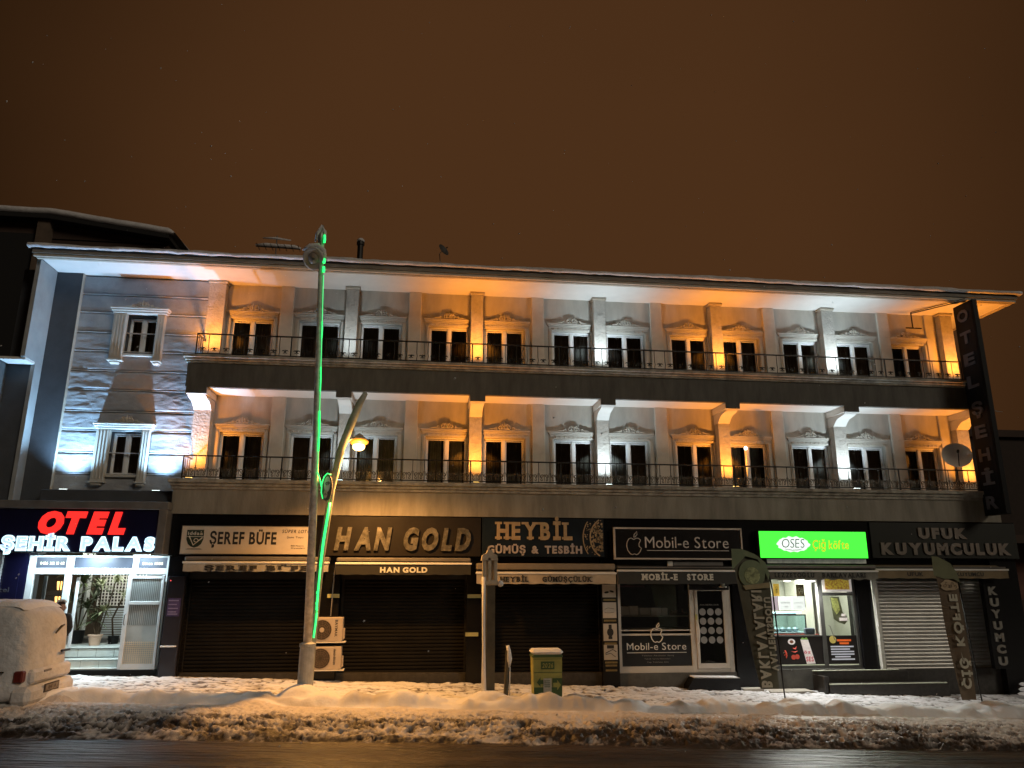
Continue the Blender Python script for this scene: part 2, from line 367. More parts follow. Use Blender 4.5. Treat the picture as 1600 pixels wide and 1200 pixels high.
edge=np.clip((Y-17.05+.12*(fbm(X*2,X*0,3,56)-.5))/.12,0,1)
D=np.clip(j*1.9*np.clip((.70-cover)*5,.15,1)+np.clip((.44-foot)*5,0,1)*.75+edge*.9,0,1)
Z-=edge*.03
gridmesh('pavement',X,Y,Z,G_pave,attrs={'dirt':D},kind='structure')

# ------------------------------------------------------------------ the hotel building
H = thing('hotel_building','long three storey hotel with two lit balconies above a row of shops','building',(2.6,20,-.3))
ZU0,ZL0=6.86,4.02; YW=17.9
COLX=[-5.36,-2.07,1.04,4.20,7.34,10.44,13.87]; CW=[.39,.29,.30,.30,.29,.32,.34]
WINX=[]
for i in range(6):
    a=COLX[i]+CW[i]; b=COLX[i+1]
    if i==0: WINX+= [(-4.85,.0),(-3.22,.0)]
    elif i==5: WINX+=[(10.92,.0),(12.45,.0)]
    else: WINX+=[(a+.07,0),(b-1.03-.02,0)]
WW=1.02; WH=1.24
def wall_holes(name,x0,x1,z0,z1,y,th,holes,m,parent):
    xs=sorted({x0,x1,*[h[0] for h in holes],*[h[1] for h in holes]}); zs=sorted({z0,z1,*[h[2] for h in holes],*[h[3] for h in holes]})
    b=MB()
    def hole(x,z): return any(h[0]<x<h[1] and h[2]<z<h[3] for h in holes)
    for i in range(len(xs)-1):
        for k in range(len(zs)-1):
            if not hole((xs[i]+xs[i+1])/2,(zs[k]+zs[k+1])/2):
                b.add([(xs[i],y,zs[k]),(xs[i+1],y,zs[k]),(xs[i+1],y,zs[k+1]),(xs[i],y,zs[k+1])],[(0,1,2,3)])
    for h in holes:
        a,c_,e,g=h; y2=y+th
        b.add([(a,y,e),(a,y2,e),(a,y2,g),(a,y,g)],[(0,1,2,3)]); b.add([(c_,y,e),(c_,y2,e),(c_,y2,g),(c_,y,g)],[(3,2,1,0)])
        b.add([(a,y,g),(c_,y,g),(c_,y2,g),(a,y2,g)],[(3,2,1,0)]); b.add([(a,y,e),(c_,y,e),(c_,y2,e),(a,y2,e)],[(0,1,2,3)])
    return build(name,b,m,parent)
for z0,z1 in ((ZL0,6.14),(ZU0,8.98)):
    wall_holes('wall',-5.3,14.3,z0,z1,YW,.16,[(wx,wx+WW,z0,z0+WH) for wx,_ in WINX],M_wall,H)
    bx('room_interior',H,M_dark,-5.3,14.3,18.6,18.7,z0,z1)
    for i in range(6):
        cx=(COLX[i]+CW[i]+COLX[i+1])/2
        if i==0: cx=-3.53
        bx('wall_pilaster',H,M_pil,cx-.16,cx+.16,YW-.06,YW+.01,z0,z1-.01,c=.008)
    bx('wall_pilaster',H,M_pil,13.55,13.86,YW-.05,YW+.01,z0,z1-.01,c=.008)
# window prototype ---------------------------------------------------
def scroll(cx,cz,r,turn,dirn,y,a0=0,n=9,th=.008):
    pts=[]
    for k in range(n):
        t=k/(n-1); g=a0+dirn*turn*t*2*PI; q=r*(1-.72*t)
        pts.append((cx+q*math.cos(g),y,cz+q*math.sin(g)))
    return pts
def ornament_mb(w=.86,h=.17,y=0):
    b=MB()
    for s in(-1,1):
        b.tube(scroll(s*.11,.055,.05,1.15,s,y,PI/2),.016,6)
        b.tube(scroll(s*.21,.035,.036,1.1,-s,y,-PI/2),.014,6)
        b.tube([(s*.40,y,.0),(s*.34,y,.022),(s*.27,y,.02),(s*.2,y,.045)],[.006,.014,.016,.012],5)
        b.tube([(s*.03,y,.0),(s*.07,y,.07),(s*.04,y,.13)],[.014,.018,.007],5)
        b.tube([(s*.0,y,.05),(s*.05,y,.11),(s*.10,y,.13)],[.013,.016,.006],5)
    b.tube([(0,y,0),(0,y,.10),(0,y,.165)],[.016,.022,.004],6)
    b.tube([(-.09,y,.01),(0,y,.035),(.09,y,.01)],.012,5)
    b.tube([(-.42,y,.004),(.42,y,.004)],.007,4)
    return b
def window_kit(w,h,mirror=False,door=True):
    k={}
    f=MB(); t=.045; y0,y1=.09,.15
    f.box(0.004,t,y0,y1,0,h-.004,c=.006); f.box(w-t,w-.004,y0,y1,0,h-.004,c=.006); f.box(t,w-t,y0,y1,h-t,h-.004,c=.006)
    f.box(w/2-.042,w/2+.042,y0-.01,y1,0.002,h-t,c=.006)
    # leaves
    for a,b_ in ((t,w/2-.042),(w/2+.042,w-t)):
        f.box(a,a+.022,y0+.012,y1-.01,.03,h-t-.01,c=.004); f.box(b_-.022,b_,y0+.012,y1-.01,.03,h-t-.01,c=.004)
        f.box(a+.022,b_-.022,y0+.012,y1-.01,h-t-.035,h-t-.012,c=.004); f.box(a+.022,b_-.022,y0+.012,y1-.01,.03,.12 if door else .06,c=.004)
    k['window']=f
    p=MB()
    for a,b_ in ((t+.018,w/2-.06),(w/2+.06,w-t-.018)): p.box(a,b_,y0+.03,y0+.036,.1,h-t-.03)
    k['pane']=p
    c=MB(); n=22; vs=[];fs=[]
    for side in (0,1):
        a=0.05+side*(w/2); vs=[];fs=[]
        for i in range(n):
            x=a+(w/2-.10)*i/(n-1); yy=.20+.018*math.sin(i*2.1+side)+.01*math.sin(i*.9)
            vs+=[(x,yy,.02),(x,yy,h-.02)]
            if i: fs.append((2*i-2,2*i,2*i+1,2*i-1))
        c.add(vs,fs)
    k['curtain']=c
    s=MB(); tw=.085
    s.box(-tw,0,-.022,.0,0,h+.02,c=.006); s.box(w,w+tw,-.022,.0,0,h+.02,c=.006); s.box(0,w,-.022,0,h+.0,h+.075,c=.006)
    s.box(-.05,-.015,-.034,-.02,.02,h,c=.004); s.box(w+.015,w+.05,-.034,-.02,.02,h,c=.004)
    k['surround']=s
    co_=MB(); 
    co_.box(-.09,w+.09,-.03,0,h+.078,h+.115,c=.008); co_.box(-.11,w+.11,-.05,0,h+.117,h+.150,c=.006); co_.box(-.13,w+.13,-.07,0,h+.152,h+.185,c=.005)
    for q in range(9): co_.box(.06+q*(w-.12)/8-.022,.06+q*(w-.12)/8+.022,-.042,-.022,h+.02,h+.062,c=.01)
    k['cornice']=co_
    om=ornament_mb(); om.v=[(p[0]*1.05+w/2,p[1]*2-.04,p[2]*1.2+h+.187) for p in om.v]
    k['ornament']=om
    return k
M_surr=mat('surround_paint',(.54,.51,.45),.8,var=.08,vs=3,bump=.15,bs=40); M_orn=mat('ornament_plaster',(.52,.48,.41),.85,var=.25,vs=12)
MK={'window':M_pvc,'pane':M_glass,'curtain':M_curt,'surround':M_surr,'cornice':M_surr,'ornament':M_orn}
def place_window(kit,x,y,z,protos):
    loc=Vector((x,y,z)); root=None
    for nm in ('window','pane','curtain','surround','cornice','ornament'):
        if nm not in kit: continue
        if nm=='curtain': nm_key='curtain%d'%random.choice((0,1,1,2)); M_c=(M_curt,M_curt2,M_curt3)[int(nm_key[-1])]
        else: nm_key=nm; M_c=MK.get(nm)
        if nm_key not in protos:
            o=build(nm,kit[nm],M_c); protos[nm_key]=o.data; bpy.data.objects.remove(o)
        o=bpy.data.objects.new(nm,protos[nm_key]); C.objects.link(o)
        if nm=='window': o.parent=H; o.location=loc-wloc(H); root=o
        else:
            o.parent=root; o.location=(0,0,0)
            if nm=='curtain': o.location=(random.uniform(-.06,.06),random.uniform(-.03,.08),0)
    return root
kit=window_kit(WW,WH); P1={}
for z in (ZL0,ZU0):
    for wx,_ in WINX: place_window(kit,wx,YW,z,P1)
# columns, beams, haunches --------------------------------------------
def rocky(x0,x1,y0,y1,z0,z1,amp,seed,nx=6,nz=26,ny=3):
    """split faced column shaft: front and two sides displaced, snapped to stone courses"""
    b=MB(); path=[]
    for i in range(ny): path.append((x0,y1+(y0-y1)*i/ny,-1,0))
    for i in range(nx+1): path.append((x0+(x1-x0)*i/nx,y0,0,-1))
    for i in range(1,ny+1): path.append((x1,y0+(y1-y0)*i/ny,1,0))
    zs=np.linspace(z0,z1,nz); vs=[]
    for k,z in enumerate(zs):
        for i,(px,py,nx_,ny_) in enumerate(path):
            a=np.array([px*9.+py*9.]); c_=np.array([z*7.]); d=(float(fbm(a,c_,3,seed)[0])-.5)*amp
            d-= amp*.35*(1 if (z*3.1+px*.7)%1<.06 else 0)
            vs.append((px+nx_*d,py+ny_*d,z))
    n=len(path); fs=[(k*n+i,k*n+i+1,(k+1)*n+i+1,(k+1)*n+i) for k in range(nz-1) for i in range(n-1)]
    return b.add(vs,fs)
for fl,(z0,z1) in enumerate(((ZL0,5.72),(ZU0,8.97))):
    for i,(x,w_) in enumerate(zip(COLX,CW)):
        if fl==0 and i==0: x-=.05
        o=build('column',rocky(x,x+w_,17.65,YW,z0,z1,.010,100+i*7+fl*50,nz=34 if fl==0 else 42),M_stoneW,H)
        if fl==1: bx('column_capital',H,M_trim,x-.035,x+w_+.035,17.615,YW,8.90,8.965,c=.01)
        if fl==0:
            b=MB().prism([(17.07,5.965),(17.10,5.93),(17.22,5.90),(17.34,5.885),(17.44,5.86),(17.54,5.80),(17.62,5.72),(17.9,5.72),(17.9,5.965)],0,x-.005,x+w_+.005)
            build('haunch',b,M_soff,H)
            bx('beam',H,M_soff,x-.03,x+w_+.03,17.04,YW,5.967,6.125,c=.004)
            bx('beam_front',H,M_fasU,x-.03,x+w_+.03,17.002,17.038,5.97,6.123)
# slabs ----------------------------------------------------------------
for (zb,zm,zt,mf,nm) in ((6.12,6.68,6.86,M_fasU,'upper'),(3.27,3.80,4.02,M_fasL,'lower')):
    bx('balcony_fascia',H,mf,-5.46,14.2,17.0,17.12,zb,zm)
    bx('balcony_slab',H,M_soff,-5.45,14.19,17.122,18.5,zb+.012,zt-.012)
    q=(zt-zm); b=MB()
    b.box(-5.49,14.23,16.965,17.12,zm+.002,zm+q*.30,c=.008); b.box(-5.52,14.26,16.93,17.12,zm+q*.31,zm+q*.62,c=.01); b.box(-5.56,14.30,16.885,17.12,zm+q*.63,zt,c=.008)
    build('balcony_moulding',b,M_mold,H)
# railings ----------------------------------------------------------------
def railing(z0,h,lower):
    rt=MB()
    rt.box(-5.33,13.78,17.0,17.035,z0+h-.030,z0+h,c=.004); rt.box(-5.33,13.78,17.005,17.03,z0+.042,z0+.066)
    rt.box(-5.33,-5.295,17.035,17.62,z0+h-.022,z0+h); rt.box(-5.33,-5.305,17.035,17.62,z0+.045,z0+.062)
    root=build('railing',rt,M_iron,H)
    post=MB().box(-.014,.014,-.014,.014,0,h-.02); pm=build('railing_post',post,M_iron); pd=pm.data; bpy.data.objects.remove(pm)
    bal=MB()
    if lower: bal.box(-.007,.007,-.007,.007,.06,h-.02)
    else: bal.tube([(0,0,.06),(.0,0,.10),(.012,0,.17),(0,0,.24),(0,0,h-.02)],.009,4)
    bm_=build('baluster',bal,M_iron); bd=bm_.data; bpy.data.objects.remove(bm_)
    s=MB()
    if lower:
        for q in(-1,1):
            s.tube(scroll(q*.045,.205,.045,1.05,q,0,-PI/2),.011,5); s.tube(scroll(q*.055,.115,.036,.95,-q,0,PI/2),.010,5); s.tube([(q*.09,0,.16),(q*.115,0,.27)],[.010,.006],5)
        s.tube([(0,0,.08),(0,0,.24)],[.006,.012],5)
        mm=M_ironB
    else:
        for q in(-1,1):
            s.tube([(0,0,.15),(q*.03,0,.19),(q*.06,0,.185),(q*.075,0,.165)],[.010,.016,.012,.004],5)
            s.tube([(0,0,.15),(q*.03,0,.125),(q*.055,0,.13)],[.008,.011,.004],5)
        s.tube([(0,0,.10),(0,0,.21)],[.004,.011],5)
        mm=M_iron
    sm=build('scrollwork',s,mm); sd=sm.data; bpy.data.objects.remove(sm)
    n=72; st=(13.78+5.33)/n
    for i in range(n+1):
        x=-5.315+i*st*.9985; d=pd if i%8==0 else bd
        o=bpy.data.objects.new('railing_post' if i%8==0 else 'baluster',d); C.objects.link(o); o.parent=root; o.location=Vector((x,17.0175,z0))-wloc(root)
        if i<n:
            o=bpy.data.objects.new('scrollwork',sd); C.objects.link(o); o.parent=root; o.location=Vector((x+st/2,17.0175,z0))-wloc(root)
    for k in range(3):
        o=bpy.data.objects.new('baluster',bd); C.objects.link(o); o.parent=root; o.location=Vector((-5.317,17.16+k*.15,z0))-wloc(root)
railing(ZU0,.54,False); railing(ZL0,.54,True)
# roof ---------------------------------------------------------------------
bx('soffit',H,M_soff,-8.84,15.18,16.72,26,8.97,9.0)
b=MB(); b.box(-8.90,15.24,16.66,16.74,8.925,8.99,c=.01); b.box(-8.94,15.3,16.60,16.66,8.945,9.02,c=.012); b.box(15.18,15.24,16.74,26,8.925,8.99); b.box(15.24,15.30,16.66,26,8.955,9.05)
build('eave_moulding',b,M_trim,H)
roof=bx('roof',H,mat('eave_board',(.22,.20,.17),.8,var=.15,vs=3,bump=.2),-8.96,15.32,16.575,26,9.022,9.115)
bx('gutter',roof,M_dark,-8.98,15.34,16.55,16.62,9.117,9.137)
xs=np.arange(-9.05,15.45,.06); prof=[(16.60,9.135),(16.52,9.138),(16.49,9.165),(16.49,9.20),(16.53,9.235),(16.65,9.255),(17.2,9.34),(20.5,9.80),(26,9.3)]
X=np.array([[x for x in xs] for _ in prof]); Y=np.array([[p[0]]*len(xs) for p in prof],float); Z=np.array([[p[1]]*len(xs) for p in prof],float)
wob=(fbm(X*1.3,X*0+2,4,61)-.5); Y[:7]-=.05*wob[:7]; Z[3:]+=.05*wob[3:]; Z[:3]+=.035*(fbm(X[:3]*6,X[:3]*0,3,62)-.5)
o=gridmesh('snow_cover',X,Y-20,Z+.3,M_snowD,parent=roof); o.data.transform(Matrix.Translation((-2.6,0,0))); 
for xe in (-9.05,15.39):
    pass
# left wing -------------------------------------------------------------------
rows=[3.78,4.19,4.67,5.18,5.63,6.14,6.60,7.08,7.54,8.03,8.49,8.968]
wx0,wx1=-8.27,-5.36
wall_holes('wall',-8.85,-5.3,3.5,8.968,17.74,.10,[(-7.13,-6.48,7.02,7.95),(-7.15,-6.49,4.15,5.16)],M_darkwall,H)
bx('wall',H,M_darkwall,-8.85,wx0,17.58,17.735,0.2,8.967)
bx('wall_reveal',H,M_trim,wx0+.001,wx0+.012,17.575,17.72,3.5,8.966)
bx('room_interior',H,M_dark,-8.2,-5.6,18.3,18.35,3.6,8.9)
def rockpanel(x0,x1,z0,z1,seed):
    am=.25 if seed>=8 else .6 if seed>=6 else 1.
    nx=max(6,int((x1-x0)/.022)); nz=24
    xs=np.linspace(x0,x1,nx); zs=np.linspace(z0+.012,z1-.012,nz); X,Z=np.meshgrid(xs,zs)
    n=fbm(X*2.2+Z*1.1,Z*5.5,4,71,.55); n2=fbm(X*11,Z*16,3,73)
    e=np.minimum(np.minimum((Z-z0)/.05,(z1-Z)/.05),1).clip(0,1)
    n3=fbm(X*5+Z*2,Z*14,4,75,.6)
    Y=17.715-.012-e*(.012+am*(.050*(n-.35).clip(0,1)+.005*n2+.010*(1-np.abs(2*n3-1))))
    Y[0,:]=Y[-1,:]=17.738
    return X,Y,Z
hl=wloc(H)
for k in range(len(rows)-1):
    z0,z1=rows[k],rows[k+1]; zc=(z0+z1)/2
    cutu=(6.86<zc<8.1); cutl=(4.0<zc<5.32)
    seg=[(wx0+.014,-7.44),(-6.28,wx1)] if (cutu or cutl) else [(wx0+.014,wx1)]
    for a,b_ in seg:
        X,Y,Z=rockpanel(a,b_ if k>6 else b_-.02,z0,z1,k)
        gridmesh('stone_panel',X-hl.x,Y-hl.y,Z-hl.z,M_panel,parent=H)
    if k: bx('lit_joint_strip',H,mat('lit_groove_lip',(.62,.63,.64),.7),wx0+.014,wx1-.02 if k<=6 else wx1,17.676,17.735,z0-.007,z0+.009)  # pale colour stands for the uplight catching the groove lips
# wing windows
wk=window_kit(.65,.93,door=False); 
def wing_window(z,x=-7.13,h=.93):
    P={}; k=window_kit(.65,h,door=False); k.pop('surround');k.pop('cornice')
    s=MB(); s.box(-.31,-.02,-.13,.0,-.16,h+.05,c=.008); s.box(.67,.85,-.13,0,-.16,h+.05,c=.008)
    for q in(-.27,-.20,-.13,-.06): s.box(q,q+.03,-.142,-.128,-.1,h,c=.004)
    for q in(.70,.76,.82): s.box(q,q+.02,-.142,-.128,-.1,h,c=.004)
    s.box(-.33,.01,-.17,.0,-.20,-.162,c=.006); s.box(.645,.87,-.17,0,-.20,-.162,c=.006); s.box(-.02,.67,-.10,0,-.06,-.004,c=.006)
    s.box(-.28,-.06,-.15,-.0,-.26,-.204,c=.02); s.box(.68,.84,-.15,0,-.26,-.204,c=.02)
    k['surround']=s
    c=MB(); c.box(-.33,.89,-.16,0,h+.054,h+.10,c=.008); c.box(-.36,.92,-.20,0,h+.102,h+.145,c=.008); c.box(-.38,.94,-.225,0,h+.147,h+.185,c=.008)
    k['cornice']=c
    k['ornament'].v=[(p[0],p[1]-.12,p[2]) for p in k['ornament'].v]
    place_window(k,x,17.70,z,P)
wing_window(7.02); wing_window(4.17,-7.15,.98)
bx('wall_ledge',H,M_darkwall,wx0,-5.47,17.20,17.735,3.50,3.775,c=.01)
# far left fin and pier
bx('side_wall',H,M_sidewall,-8.94,-8.852,16.80,17.60,6.65,8.967)
bx('side_wall',H,M_sidewall,-8.94,-8.853,17.28,17.60,-.1,6.648)
bx('side_wall',H,M_darkwall,-9.45,-8.942,17.33,17.60,-.1,8.9)
bx('ledge',H,M_whiteP,-9.42,-8.86,16.85,17.27,6.585,6.645)
bx('side_wall',H,mat('dim_side_plaster',(.10,.10,.10),.85),-9.62,-9.46,16.9,17.6,-.1,6.60)
# main block behind so nothing is hollow
bx('wall',H,M_darkwall,-9.2,-5.5,18.9,25.8,2.7,8.96); bx('wall',H,M_darkwall,-5.49,14.3,19.6,25.8,-.4,8.96)
bx('side_wall',H,M_wall,14.2,14.32,17.9,25.8,-.9,8.965); bx('side_wall',H,M_wall,14.2,14.32,17.13,17.899,-.9,3.26)
# ground floor cladding
band=bx('sign_band',H,M_black,-5.42,14.55,17.04,17.34,2.38,3.268)
bx('lintel',H,M_blackM,-5.42,14.19,17.30,17.6,1.9,2.378)
for (a,b_) in ((-5.42,-5.0),(-2.33,-1.78),(1.02,1.42),(4.08,4.46),(7.20,7.70),(10.28,10.66)):
    bx('shop_pillar',H,M_black,a,b_,17.15,17.6,gz(a)-.1,2.376,c=.006)
bx('shop_pillar',H,M_black,13.80,14.5,17.12,17.6,-.9,2.376)
for x0,x1,z0,z1,lit in ((-2.03,-1.77,1.50,1.58,0),(1.03,1.33,1.49,1.57,0),(1.0,1.28,.68,.76,0)):
    bx('pillar_strip',H,mat('pale_yellow_strip',(.42,.42,.20),.5,var=.2),x0,x1,17.128,17.149,z0,z1)
b=MB()
b.prism([(-5.42,gz(-5.42)-.1),(-5.42,gz(-5.42)+.05),(4.4,-.13),(14.5,-.14),(14.5,-.95)],1,17.30,17.45)
build('plinth',b,mat('dark_granite',(.045,.042,.038),.5,var=.3,vs=12),H)
bx('plinth',H,mat('grey_plinth',(.09,.088,.08),.7,var=.2,vs=5),4.46,7.2,17.2,17.298,-.50,-.142)
bx('plinth',H,MATS['grey_plinth'],7.7,10.28,17.16,17.298,-.62,-.09)

# uplights on the balconies: fixture is a thing, its lamp lives with it
def uplight(x,z,warm,power,label,lens=.09,floor=0):
    t=thing('floodlight',label,'floodlight',(x,17.16,z),'column floodlights standing on the balconies')
    build('housing',MB().box(x-.07,x+.07,17.11,17.22,z+.004,z+.05,c=.01),M_iron,t)
    c=(1,.32,.035) if warm else (.74,.90,1)
    m=mat('lamp_glass_warm' if warm else 'lamp_glass_cool',c,.3,var=0,emit=(1,.62,.16) if warm else (.85,1,.95),es=7 if warm else 8)
    build('lens',MB().box(x-.06,x+.06,17.12,17.21,z+.051,z+.06),m,t)
    l=bpy.data.lights.new('floodlight_beam','SPOT'); l.energy=power; l.color=c; l.spot_size=R(124); l.spot_blend=1.0; l.shadow_soft_size=.05
    o=bpy.data.objects.new('floodlight_beam',l); C.objects.link(o); o.parent=t; o.location=(0,.01,.09)
    o.rotation_euler=Vector((0,.16,1)).to_track_quat('-Z','Y').to_euler()
UL=[(0,1,1.0),(1,0,.35),(2,1,1.1),(3,0,1.0),(4,1,1.1),(5,0,1.25),(6,1,1.15)]
ordn=['first','second','third','fourth','fifth','sixth','seventh']
for fl,z in ((0,ZL0),(1,ZU0)):
    for i,wm,s in UL:
        x=COLX[i]+CW[i]/2-(.05 if fl==0 and i==0 else 0)
        if fl==0 and i==1: s=.55
        uplight(x,z,wm,(205 if wm else 150)*s,('orange' if wm else 'cool white')+' floodlight at the foot of the '+ordn[i]+' column on the '+('upper' if fl else 'lower')+' balcony')
for x,la in ((-7.86,'blue white floodlight below the panels left of the lower wing window'),(-5.92,'blue white floodlight below the panels right of the lower wing window')):
    t=thing('floodlight',la,'floodlight',(x,17.32,3.776),'floodlights washing the stone wing')
    build('housing',MB().box(x-.10,x+.10,17.28,17.37,3.777,3.79,c=.003),M_iron,t)
    build('lens',MB().box(x-.08,x+.08,17.29,17.36,3.791,3.794),MATS['lamp_glass_cool'],t)
    l=bpy.data.lights.new('floodlight_beam','SPOT'); l.energy=800; l.color=(.36,.66,1); l.spot_size=R(112); l.spot_blend=1.0; l.shadow_soft_size=.05
    o=bpy.data.objects.new('floodlight_beam',l); C.objects.link(o); o.parent=t; o.location=(0,0.0,.05)
    o.rotation_euler=Vector((0,-.14,1)).to_track_quat('-Z','Y').to_euler()
t=thing('tube_lamp','thin white tube lamp standing on the lower balcony by the fifth column','lamp',(7.93,17.45,ZL0))
build('stand',MB().tube([(7.93,17.45,ZL0),(7.93,17.45,5.02)],.022,8),M_whiteP,t)
build('bulb',MB().lathe([(.005,-.05),(.035,-.03),(.04,0),(.03,.035),(.004,.05)],(7.93,17.45,5.06),10),mat('bulb_glow',(1,1,1),.4,var=0,emit=(.9,1,.85),es=6),t,smooth=True)

# ------------------------------------------------------------------ satellite dishes, antenna, chimney
def dish(x,y,z,r,label,m,yaw_=-.3,mast=.5):
    t=thing('satellite_dish',label,'satellite dish',(x,y,z-mast))
    b=MB(); vs=[];fs=[]; n=24; rings=6
    d=Vector((math.sin(yaw_),-math.cos(yaw_),.45)).normalized(); u=d.cross(Vector((0,0,1))).normalized(); v=u.cross(d)
    c=Vector((x,y,z))
    for i in range(rings+1):
        q=r*i/rings
        for k in range(n): g=2*PI*k/n; vs.append(c+u*q*math.cos(g)+v*q*1.05*math.sin(g)+d*(q*q/r*.28))
    for i in range(rings):
        for k in range(n): fs.append((i*n+k,i*n+(k+1)%n,(i+1)*n+(k+1)%n,(i+1)*n+k))
    b.add(vs,fs); build('reflector',b,m,t,smooth=True)
    tip=c+d*r*.95-v*r*.1
    build('feed_arm',MB().tube([c-v*r*.95+d*.05,tip],r*.03,6),M_iron,t)
    build('receiver',MB().tube([tip-d*r*.12,tip+d*r*.1],r*.09,8),M_iron,t)
    build('mast',MB().tube([c-d*.02,c-d*.12,(x,y+.12,z-mast)],r*.06,6),M_galv,t)
dish(13.25,17.0,4.88,.34,'large pale satellite dish on the lower balcony beside the tall vertical sign',mat('dish_grey',(.62,.60,.55),.6,var=.08),yaw_=-.5,mast=.62)
dish(.28,18.0,10.22,.17,'small dark satellite dish silhouetted on the snowy roof',mat('dish_dark',(.05,.045,.04),.7),yaw_=.8,mast=.75)
t=thing('roof_antenna','snow laden television aerial on the left part of the roof','antenna',(-3.95,18,9.4))
b=MB(); b.tube([(-3.95,18,9.4),(-3.95,18,10.4)],.015,6); build('mast',b,M_iron,t)
b=MB(); b.tube([(-4.45,18,10.08),(-3.35,18,10.06)],.014,6)
for k in range(7): b.tube([(-4.4+k*.17,17.8,10.08),(-4.4+k*.17,18.2,10.08)],.009,5)
build('boom',b,M_iron,t)
b=MB(); b.tube([(-4.47,18,10.12),(-4.2,18,10.14),(-3.9,18,10.13),(-3.5,18,10.12),(-3.33,18,10.08)],[.02,.05,.045,.05,.02],8); b.tube([(-4.3,18,10.32),(-4.0,18,10.33),(-3.6,18,10.29)],[.015,.035,.015],7)
build('snow_cap',b,M_snowD,t,smooth=True)
t=thing('chimney_pipe','dark chimney pipe with a snow cap on the roof','chimney',(-1.84,18,9.5))
build('flue',MB().lathe([(.075,0),(.075,.75),(.10,.76),(.10,.84),(.07,.86)],(-1.84,18,9.5),12),M_iron,t)
build('snow_cap',MB().lathe([(.10,0),(.10,.03),(.06,.08),(.01,.09)],(-1.84,18,10.36),12),M_snowD,t,smooth=True)

# ------------------------------------------------------------------ tall vertical sign
t=thing('vertical_sign','tall dark projecting sign with stacked unlit letters at the right end of the facade','sign',(13.82,16.65,3.4))
bx('sign_case',t,mat('sign_case_black',(.007,.007,.008),.6,var=.2,spec=.15),13.76,13.90,16.28,16.98,3.42,8.86,c=.01)
bx('sign_face',t,mat('sign_face_dark',(.005,.0055,.008),.5,spec=.15),13.752,13.759,16.34,16.93,3.5,8.8)
mL=mat('unlit_letter_grey',(.07,.07,.085),.5,var=.2)
for k,ch in enumerate('OTELŞEHİR'):
    z=8.38-k*.585 - (0 if k<4 else .12)
    lettering(t,ch,(13.751,16.84,z),(0,-1,0),ZU,(-1,0,0),.38,.30,mL,bold=.035,depth=.02,name='letter',each=True)
t2=thing('sign_bracket','black steel bracket under the eaves beside the vertical sign','bracket',(12.98,17.55,8.55))
b=MB(); b.tube([(13.0,17.6,8.93),(13.0,17.6,8.50)],.018,6); b.tube([(12.8,17.6,8.48),(13.25,17.6,8.48)],.02,6)
build('t_bar',b,M_iron,t2); b=MB(); b.tube([(13.0,17.6,8.90),(13.75,16.7,8.93)],.014,6); b.tube([(13.0,17.58,8.93),(13.76,16.5,8.95)],.012,6); build('stay_wire',b,M_iron,t2)

# ------------------------------------------------------------------ hotel sign and entrance
t=thing('hotel_sign','illuminated navy hotel sign with red and blue white letters over the entrance','sign',(-7.3,17,2.42))
bx('sign_case',t,M_blackM,-9.6,-5.62,16.78,17.3,2.43,3.32)
bx('sign_face',t,M_navy,-9.6,-5.62,16.765,16.779,2.44,3.31)
b=MB(); b.box(-9.6,-5.42,16.70,17.3,3.325,3.49,c=.01); b.box(-5.60,-5.43,16.70,17.3,2.40,3.322,c=.01)
build('sign_frame',b,M_metalg,t)
mR=mat('red_letter_glow',(1,.05,.05),.4,var=0,emit=(1,.028,.022),es=1.05); mBl=mat('blue_letter_glow',(.8,.9,1),.4,var=0,emit=(.40,.60,1),es=1.25)
mBl2=mat('white_letter_edge',(.8,.95,1),.4,var=0,emit=(.62,.92,1),es=1.5)
text_on(t,'OTEL',-7.98,-6.25,2.84,3.27,16.762,mR,bold=.075,shear=.22,depth=.04,each=True,name='letter',gap=.06)
text_on(t,'ŞEHİR PALAS',-8.66,-5.62,2.48,2.755,16.762,mBl2,bold=.08,depth=.03,each=True,name='letter',gap=.08,space=.42)
text_on(t,'ŞEHİR PALAS',-8.635,-5.645,2.505,2.735,16.725,mBl,bold=.03,depth=.006,gap=.175,space=.47,name='letter_core')
# entrance
E_=thing('hotel_entrance','white aluminium framed glass hotel entrance with tiled steps','entrance',(-6.9,17.5,0))
YE=17.42
b=MB()
for a,c_ in ((-8.36,-8.22),(-7.60,-7.45),(-6.24,-6.12),(-5.53,-5.44)): b.box(a,c_,YE-.04,YE+.04,0.05 if a<-8 or a>-5.6 else 1.99,2.38,c=.006)
b.box(-7.60,-7.47,YE-.039,YE+.039,.45,1.985,c=.006); b.box(-6.24,-6.14,YE-.039,YE+.039,.05,1.985,c=.006)
b.box(-8.22,-5.53,YE-.036,YE+.036,1.985,2.115,c=.006); b.box(-8.22,-5.53,YE-.036,YE+.036,2.34,2.378,c=.006)
build('frame',b,M_alu,E_)
mT=mat('dark_transom_panel',(.05,.06,.085),.45,var=.1)
for a,c_ in ((-8.215,-7.605),(-7.445,-6.245),(-6.115,-5.535)): bx('transom_panel',E_,mT,a,c_,YE-.01,YE+.01,2.12,2.338)
mGo=mat('pale_gold_letters',(.75,.68,.42),.5,var=0)
text_on(E_,'0436 212 10 62',-8.14,-7.65,2.19,2.245,YE-.011,mGo,bold=.03,depth=.004,gap=.1); text_on(E_,'Since 1985',-6.05,-5.62,2.19,2.245,YE-.011,mGo,bold=.03,depth=.004,gap=.1)
bx('pane',E_,M_clear,-8.22,-7.61,YE-.004,YE+.004,.5,1.98)
bx('side_panel',E_,M_darkwall,-8.22,-7.61,YE-.03,YE+.03,-.1,.49)
